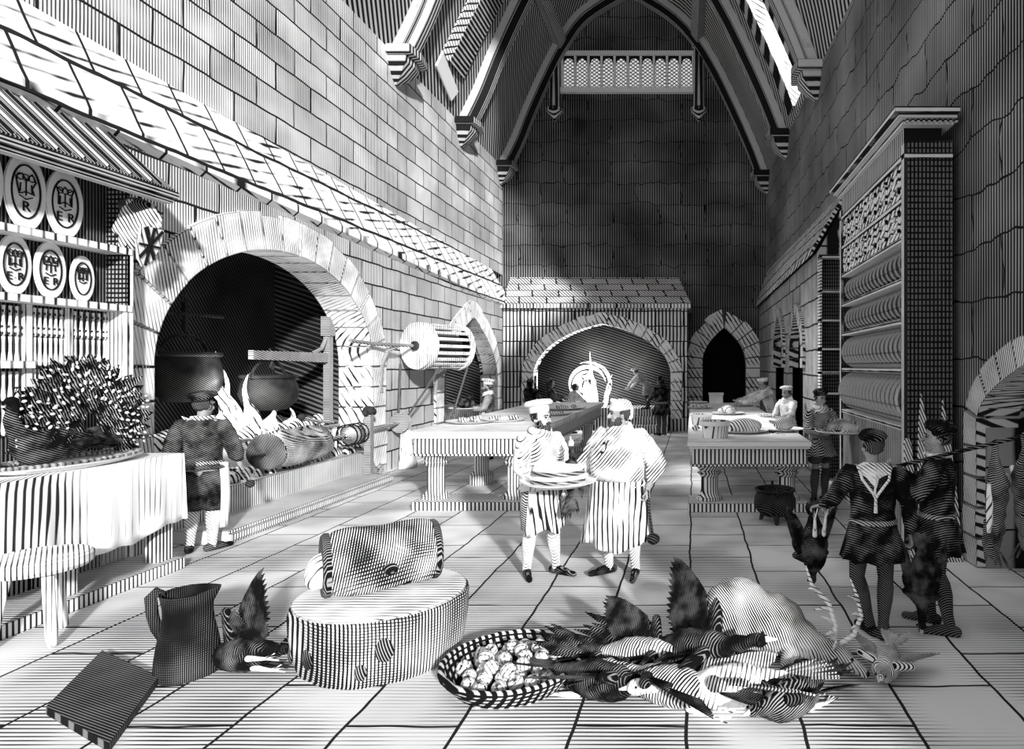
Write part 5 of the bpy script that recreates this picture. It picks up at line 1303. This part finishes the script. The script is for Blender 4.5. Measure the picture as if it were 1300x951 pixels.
# 11 stooping figure stirring the far hearth
person('pale-sleeved figure stooping over the hearth steps of the far fire', (-1.5, 20.55, .75), facing(-1, .3), 1.45, lean=.75, skin=SKIND, tunic=(GREYC, .55), sleeve=WHITEC, stock=HOSE, shoe=BLKC, hair='short', cap=('cook', WHITEC), vox=.014,
       arms={1: dict(el=(.22, .6, 1.0), wr=(.15, .75, .8), hd=(0, 1, -.4)), -1: dict(el=(-.22, .6, 1.0), wr=(-.15, .75, .8), hd=(0, 1, -.4))})
# 12, 13 cooks behind the right-hand table
person('cook in white leaning with stretched arms over the far side of the right-hand table', (2.08, 16.2, 0), facing(-1, -.35), 1.86, fat=1.1, lean=.42, skin=SKIND, head=(0, -.1), hair='short', vox=.012,
       arms={1: dict(el=(.2, .62, 1.22), wr=(.12, .86, 1.12), hd=(0, 1, -.2), pn=(0, 0, -1)), -1: dict(el=(-.2, .62, 1.22), wr=(-.1, .88, 1.12), hd=(0, 1, -.2), pn=(0, 0, -1))},
       tunic=(WHITEC, .55), breech=(GREYC, 1.05), stock=STOCK, shoe=BLKC, cap=('flat', WHITEC), collar=('scarf', WHITEC), apron=(APRON, .95, .4, 1.2))
person('younger cook in white jacket and flat cap standing right of the right-hand table', (2.06, 13.6, 0), facing(-.8, -.6), 1.68, fat=1.05, lean=.08, skin=SKIND, head=(0, .1), hair='short', vox=.012,
       arms={1: dict(el=(.24, .15, 1.18), wr=(.1, .34, 1.1), hd=(-.4, 1, -.1), pn=(-.5, 0, -1)), -1: dict(el=(-.24, .15, 1.18), wr=(-.1, .34, 1.1), hd=(.4, 1, -.1), pn=(.5, 0, -1))},
       tunic=(WHITEC, .7), breech=(GREYC, 1.05), stock=STOCK, shoe=BLKC, cap=('flat', WHITEC), collar=('scarf', WHITEC), apron=(APRON, .95, .5, .9))
# 14 page with a pie
p14 = person('page in puffed dark breeches and white collar carrying a great pie by the cabinet', (2.0, 9.95, 0), facing(.45, -.9), 1.74, skin=SKIND, head=(.1, .1), hair='short', vox=.011,
       arms={1: dict(el=(.28, .06, 1.15), wr=(.13, .26, 1.1), hd=(-.3, 1, 0), pn=(0, 0, 1), curl=.4, th=1), -1: dict(el=(-.28, .1, 1.15), wr=(-.13, .3, 1.1), hd=(.3, 1, 0), pn=(0, 0, 1), curl=.4, th=1)},
       tunic=(GREYC, .74), sleeve=GREYC, breech=(DARKC, .7), stock=HOSE, shoe=BLKC, cap=('soft', BLKC), collar=('scarf', WHITEC), skirt=.6)
c = on(p14, (-.06, .46, 1.12))
t = E('serving_tray', 'oval tray with a ridged pie carried by the page', 'tray', c, -.3)
o = G().lathe([(.02, 0), (.24, 0), (.34, .03), (.335, .042), (.24, .014), (.02, .014)], 30, sx=1.2).build('dish', CHINA, t); auto_smooth(o)
t = E('pie', 'large ridged pie on the tray of the page', 'pie', c+V((0, 0, .015)), -.3)
g = G().lathe([(.22, 0), (.25, .05), (.2, .12), (.1, .18), (.02, .2)], 30, sx=1.2)
for i in range(9): g.tube([(-.24+.06*i, -.16, .06), (-.22+.055*i, 0, .2), (-.24+.06*i, .16, .06)], .012, 6)
g.build('crust', MEAT, t, smooth=True)
# ================================================================== GAME
def bird(label, loc, rot, s=1.0, body=FEA, wing=FEA, head=None, neck=.22, wing_open=.3, tail=.3, seed=0, hang=False, tail_up=0, kind='game_bird', cat='bird', neckdir=None, wingtip=0):
    """local: +Y towards the head, +Z the back"""
    rn = random.Random(seed)
    t = E(kind, label, cat, loc); t.rotation_euler = rot; t.scale = (s,)*3
    nd = V(neckdir or (0, 1, .15)).normalized()
    n0 = V((0, .17, .02)); n1 = n0+nd*neck
    g = G().ell((0, 0, 0), (.115, .21, .105)).ell((0, .09, .0), (.105, .14, .1)).cap((0, .13, .01), .075, n0+nd*.06, .045).cap(n0, .05, n1, .03)
    if not head: g.ell(n1+nd*.02, (.036, .05, .034))
    g.cap((0, -.15, .01), .07, (0, -.27, .02), .03)
    g.blob('body', body, t, vox=.011, sm=3, rough=.008, rs=25)
    if head: G().ell(n1+nd*.02, (.042, .058, .04)).blob('head', head, t, vox=.008, sm=2)
    G().cap(n1+nd*.055, .016, n1+nd*.11+V((0, 0, -.01)), .005).build('beak', BONE, t)
    for sx in (1, -1): G().ell(n1+nd*.03+V((sx*.034, 0, .01)), (.008, .01, .009)).build('eye', INK, t)
    for sx in (1, -1):
        w = G(); wo = wing_open
        for i in range(13):
            q = i/12
            base = V((sx*(.09+wo*.28*q), .1-.05*q, .05+wo*.1*q+wingtip*q*.2))
            d = V((sx*(.12+wo*1.1*q), -1+.35*wo*q, -.08+wingtip*q))
            w.blade(base, d, (sx*.8, .25, .55), .3+.09*q+.02*rn.random(), .07, .004)
        for i in range(9):
            q = i/8; w.blade((sx*(.08+wo*.2*q), .13-.02*q, .07), (sx*(.2+wo*q), -1, 0), (sx*.8, .2, .55), .17, .06, .005)
        w.cap((sx*.08, .12, .05), .04, (sx*(.1+wo*.3), .1, .07+wingtip*.15), .028)
        w.build('wing', wing, t)
    w = G()
    for i in range(9):
        a = -.5+i/8; w.blade((.03*a, -.22, .03), (a*.75, -1, tail_up+.1*rn.random()), (1, 0, .15*a), tail*(.85+.3*rn.random()), .055, .004)
    w.build('tail', wing, t)
    for sx in (1, -1):
        f = G().cap((sx*.04, -.1, -.08), .02, (sx*.05, -.24, -.1), .01)
        for q in (-.3, 0, .3): f.cap((sx*.05, -.24, -.1), .007, (sx*.05+q*.1, -.32, -.09), .004, 6)
        f.build('foot', BONE, t)
    return t
HANG = lambda rz, tilt=0: (-PI/2+tilt, 0, rz)      # head down
# birds in the hands of the two game bearers and the stout cook
h = on(p4, (-.46, .25, 1.02)); bird('dead bird hanging head down from the left hand of the youth in black', h+V((-.02, -.02, -.3)), HANG(.3), 1.0, wing_open=.14, neck=.12, tail=.14, seed=1)
h = on(p4, (.335, .06, .79)); bird('dead bird hanging head down from the right hand of the youth in black', h+V((.07, -.06, -.27)), HANG(2.6), 1.0, wing_open=.06, neck=.16, tail=.14, seed=2)
h = on(p3, (.37, .33, 1.02))
t = bird('dark bird held up by its neck in the right hand of the stout cook', h+V((.0, -.02, .02)), (PI/2+.12, 0, .6), .74, wing_open=.05, neck=.24, tail=.34, seed=3, neckdir=(0, 1, -.25), head=FEAW)
# pole with hares
hp_ = (on(p5, (.13, .42, 1.34))+on(p5, (-.11, .4, 1.33)))/2
PA = V((1.52, 5.28, 1.335)); PB = V((3.0, 5.0, 1.6))
a_ = on(p5, (-.12, -.0, 1.478))
dirp = (a_-hp_).normalized(); PA = hp_-dirp*.16; PB = hp_+dirp*1.55
dirp = V((dirp.x, dirp.y*.3, dirp.z)).normalized() if False else dirp
tag(G().tube([PA, PB], .016, 10).build('carrying_pole', BLKC), 'long dark pole over the shoulder of the man in profile', 'pole')
hare0 = None
def hare(label, loc, rz, s):
    global hare0
    if hare0: return dup(hare0, loc, rz, label, sc=s)
    t = E('hare', label, 'hare', loc, rz, 'hares hanging from the pole', s); hare0 = t
    g = G()
    for sx in (1, -1):
        g.cap((sx*.015, 0, .02), .014, (sx*.02, .01, -.12), .017).cap((sx*.02, .01, -.12), .02, (sx*.045, -.02, -.3), .05)
        g.cap((sx*.05, .03, -.6), .03, (sx*.05, .06, -.75), .017).cap((sx*.05, .06, -.75), .017, (sx*.045, .05, -.88), .012)
    g.ell((0, -.01, -.38), (.085, .08, .14)).ell((0, 0, -.5), (.075, .07, .16)).ell((0, .0, -.62), (.07, .065, .1)).cap((0, 0, -.66), .045, (0, .0, -.76), .04)
    g.ell((0, .02, -.8), (.04, .045, .065))
    g.blob('body', FURD, t, vox=.011, sm=3, rough=.008, rs=30)
    G().rings([[(.012*q+.0, .078+.0*q, z), (-.03*q, .07, z), (-.03*q, .055, z), (.012*q, .06, z)] for z, q in ((-.3, .4), (-.4, 1), (-.5, 1.2), (-.6, .9), (-.66, .3))]).build('belly', FEAW, t)
    for sx in (1, -1):
        G().blade((sx*.02, -.02, -.8), (sx*.15, -.5, -1), (1, 0, 0), .16, .04, .006).build('ear', FURD, t)
        G().ell((sx*.036, .04, -.8), (.007, .01, .01)).build('eye', INK, t)
    G().cap((0, -.07, -.3), .03, (0, -.1, -.25), .02).build('tail', FEAW, t)
    return t
Lp = (PB-PA).length
for i, (q, s, l) in enumerate(((.62, 1.02, 'first hare from the man, hanging by its feet from the pole'), (.74, .98, 'second hare from the man on the pole'), (.85, 1.0, 'third hare from the man on the pole'), (.96, 1.04, 'hare at the far end of the pole by the doorway'))):
    hare(l, PA+(PB-PA)*q+V((0, 0, .0)), (1.9, 3.6, 2.2, 2.9)[i], s)

# ---- stag
t = E('stag', 'dead stag with branching antlers lying at the right of the game heap', 'deer', (.5, 4.7, 0)); t.scale = (.86, 1, 1)
g = G().elr((-.18, .02, .27), (.33, .24, .29), (0, .1, 0)).elr((.12, 0, .23), (.3, .22, .22), (0, .25, 0)).elr((-.3, -.05, .3), (.22, .2, .25), (0, 0, 0))
g.elr((.3, -.06, .16), (.2, .16, .15), (0, .35, 0)).cap((.3, -.1, .17), .13, (.55, -.24, .12), .085).ell((.62, -.3, .12), (.1, .075, .07)).cap((.64, -.32, .115), .06, (.78, -.42, .06), .035)
g.cap((-.38, -.12, .22), .12, (-.3, -.34, .12), .06).cap((-.3, -.34, .12), .05, (-.05, -.36, .06), .03).cap((-.05, -.36, .06), .03, (.1, -.4, .04), .02)
g.cap((.25, -.12, .1), .08, (.15, -.34, .06), .035).cap((.15, -.34, .06), .032, (.32, -.44, .035), .02)
g.blob('body', FUR, t, vox=.014, sm=4, rough=.012, rs=14)
G().cap((-.52, .0, .25), .05, (-.6, -.08, .12), .02).build('tail', FUR, t, smooth=True)
for sx, dv in ((1, (.3, .25, .3)), (-1, (.0, -.25, .3))):
    G().blade((.56, -.24+.06*sx, .17), dv, (.5, -.5, .3), .12, .05, .012).build('ear', BONE, t)
G().ell((.685, -.385, .14), (.012, .014, .012)).build('eye', INK, t); G().ell((.79, -.43, .065), (.022, .02, .02)).build('nose', INK, t)
def antler(pts, tines, r=.02):
    g = G().tube(pts, [r*1.25, r*1.1, r, r*.85, r*.3], 10)
    for (p, q) in tines: g.tube([p, lerp(p, q, .5)+V((0, 0, .012)), q], [r*.8, r*.6, r*.12], 8)
    return g.build('antler', BONE, t, smooth=True)
antler([(.58, -.22, .17), (.6, -.2, .3), (.55, -.17, .45), (.42, -.14, .56), (.37, -.12, .7)], [((.59, -.2, .3), (.47, -.24, .38)), ((.57, -.18, .4), (.42, -.2, .41)), ((.47, -.15, .53), (.38, -.17, .55)), ((.6, -.21, .24), (.5, -.28, .27))])
antler([(.63, -.22, .17), (.76, -.18, .22), (.83, -.15, .35), (.8, -.13, .48), (.75, -.11, .6)], [((.82, -.15, .34), (.73, -.2, .38)), ((.81, -.14, .45), (.71, -.17, .5)), ((.8, -.17, .28), (.72, -.22, .28))], .018)
for (x, y, a) in ((.14, -.42, .4), (.36, -.46, .4)): G().elr((x, y, .03), (.045, .022, .025), (0, 0, a)).build('hoof', INK, t)
# ---- heap of birds (in front of and beside the stag)
bird('big black cock sprawled on its side with tail and wing raised against the stag', (.0, 4.4, .17), (.25, .4, -2.0), 1.35, wing_open=.5, tail=.42, tail_up=.4, seed=4, wingtip=.3)
bird('black bird with a raised ragged wing left of the big black cock', (-.4, 4.42, .12), (.1, .25, -1.7), 1.15, wing_open=.4, tail=.36, tail_up=.3, seed=5, wing=FEA, body=FEAG, wingtip=.15)
bird('small dark bird lying flat beside the onion basket', (-.76, 4.48, .085), (0, 0, -1.75), .9, wing_open=.18, tail=.22, seed=6)
bird('white-headed duck with striped neck nearest the onion basket', (-.62, 4.1, .11), (0, -.15, -1.9), 1.15, body=FEA, wing=FEA, head=FEAW, neck=.26, wing_open=.15, seed=7, neckdir=(-.4, 1, -.05), kind='duck', cat='duck')
bird('pale duck with a white head stretched to the left below the stag', (.26, 4.0, .12), (0, .1, 1.75), 1.25, body=FEAW, wing=FEAG, head=FEAW, neck=.3, wing_open=.2, seed=8, neckdir=(.15, 1, .0), kind='duck', cat='duck')
bird('dark duck at the front of the heap beneath the big black cock', (-.12, 4.02, .11), (0, 0, 1.2), 1.2, body=FEAG, wing=FEA, neck=.2, wing_open=.2, seed=9, kind='duck', cat='duck')
bird('speckled fowl lying in front of the stag with its head to the right', (.62, 3.9, .1), (0, .1, 2.3), 1.05, body=FURD, wing=FEA, neck=.15, wing_open=.15, seed=10)
bird('pale ruffled fowl right of the head of the stag', (1.34, 4.36, .1), (0, -.1, 2.7), .9, body=FEAG, wing=FEAG, neck=.15, wing_open=.3, seed=12)
bird('dead black grouse lying left of the chopping block with wing and tail in the air', (-3.12, 4.4, .14), (-.3, 1.15, 1.15), 1.05, wing_open=.6, tail=.36, tail_up=1.3, seed=11, wingtip=.2)
# ---- basket of onions
bx, by = -1.24, 4.33
t = E('basket', 'wide shallow wicker basket full of onions in the foreground', 'basket', (bx, by, 0))
o = G().lathe([(.02, 0), (.38, 0), (.46, .09), (.47, .12), (.44, .12), (.36, .02), (.02, .02)], 40).build('bowl', WICK, t); auto_smooth(o)
G().tube([(.46*math.cos(2*PI*i/40), .46*math.sin(2*PI*i/40), .125+.006*(i % 2)) for i in range(41)], .024, 8).build('rim', WICK, t)
rn = random.Random(21); pos = []; on0 = None
for lay, (R_, zz, cnt) in enumerate(((.33, .085, 26), (.22, .15, 12))):
    k = 0; tr = 0
    while k < cnt and tr < 3000:
        tr += 1; a = rn.random()*6.28; q = R_*rn.random()**.5; x, y = q*math.cos(a), q*math.sin(a)
        if all((x-u)**2+(y-v)**2 > .105**2 for u, v, w in pos if abs(w-zz) < .03):
            pos.append((x, y, zz)); k += 1
            r = rn.uniform(.048, .058); p_ = (bx+x, by+y, zz)
            lb = 'pale round onion in the wicker basket'
            if on0 is None:
                on0 = G().lathe([(.02, -.9), (.6, -.72), (.96, -.2), (1, .1), (.75, .6), (.3, .88), (.12, 1.05), (.1, 1.3), (.02, 1.35)], 18).build('onion', ONION, None, p_, smooth=True); o = on0
            else: o = on0.copy(); COL.objects.link(o); o.location = p_
            o.scale = (r,)*3; o.rotation_euler = (rn.uniform(-.7, .7), rn.uniform(-.7, .7), rn.random()*6)
            tag(o, lb, 'onion', 'onions in the basket')
# ================================================================== LIGHT
w = bpy.data.worlds.new('world'); S.world = w; w.use_nodes = True
bg = w.node_tree.nodes['Background']; bg.inputs['Color'].default_value = (1, 1, 1, 1); bg.inputs['Strength'].default_value = .62
def sun(name, d, e, ang):
    l = bpy.data.lights.new(name, 'SUN'); l.energy = e; l.angle = ang
    o = bpy.data.objects.new(name, l); COL.objects.link(o); o.rotation_euler = V(d).to_track_quat('-Z', 'Y').to_euler(); return o
sun('sun', (-.45, .85, -.3), 4.7, .05)
def lamp(name, loc, e, r):
    l = bpy.data.lights.new(name, 'POINT'); l.energy = e; l.shadow_soft_size = r
    o = bpy.data.objects.new(name, l); COL.objects.link(o); o.location = loc
lamp('great_fire_glow', (-7.0, 9.3, 1.9), 60, .3)
lamp('far_fire_glow', (-3.3, 21.5, 2.1), 260, .4)
l = bpy.data.lights.new('table_fill_spot', 'SPOT'); l.energy = 5600; l.spot_size = math.radians(27); l.spot_blend = .8; l.shadow_soft_size = .5  # added spot near the dormer, brightens the right-hand table and its cooks
o = bpy.data.objects.new('table_fill_spot', l); COL.objects.link(o); o.location = (-4.9, 16.3, 10.6); o.rotation_euler = (V((1.45, 12.6, 1))-V((-4.9, 16.3, 10.6))).to_track_quat('-Z', 'Y').to_euler()
S.cycles.max_bounces = 6; S.cycles.diffuse_bounces = 4; S.cycles.use_denoising = True
S.view_settings.exposure = .3
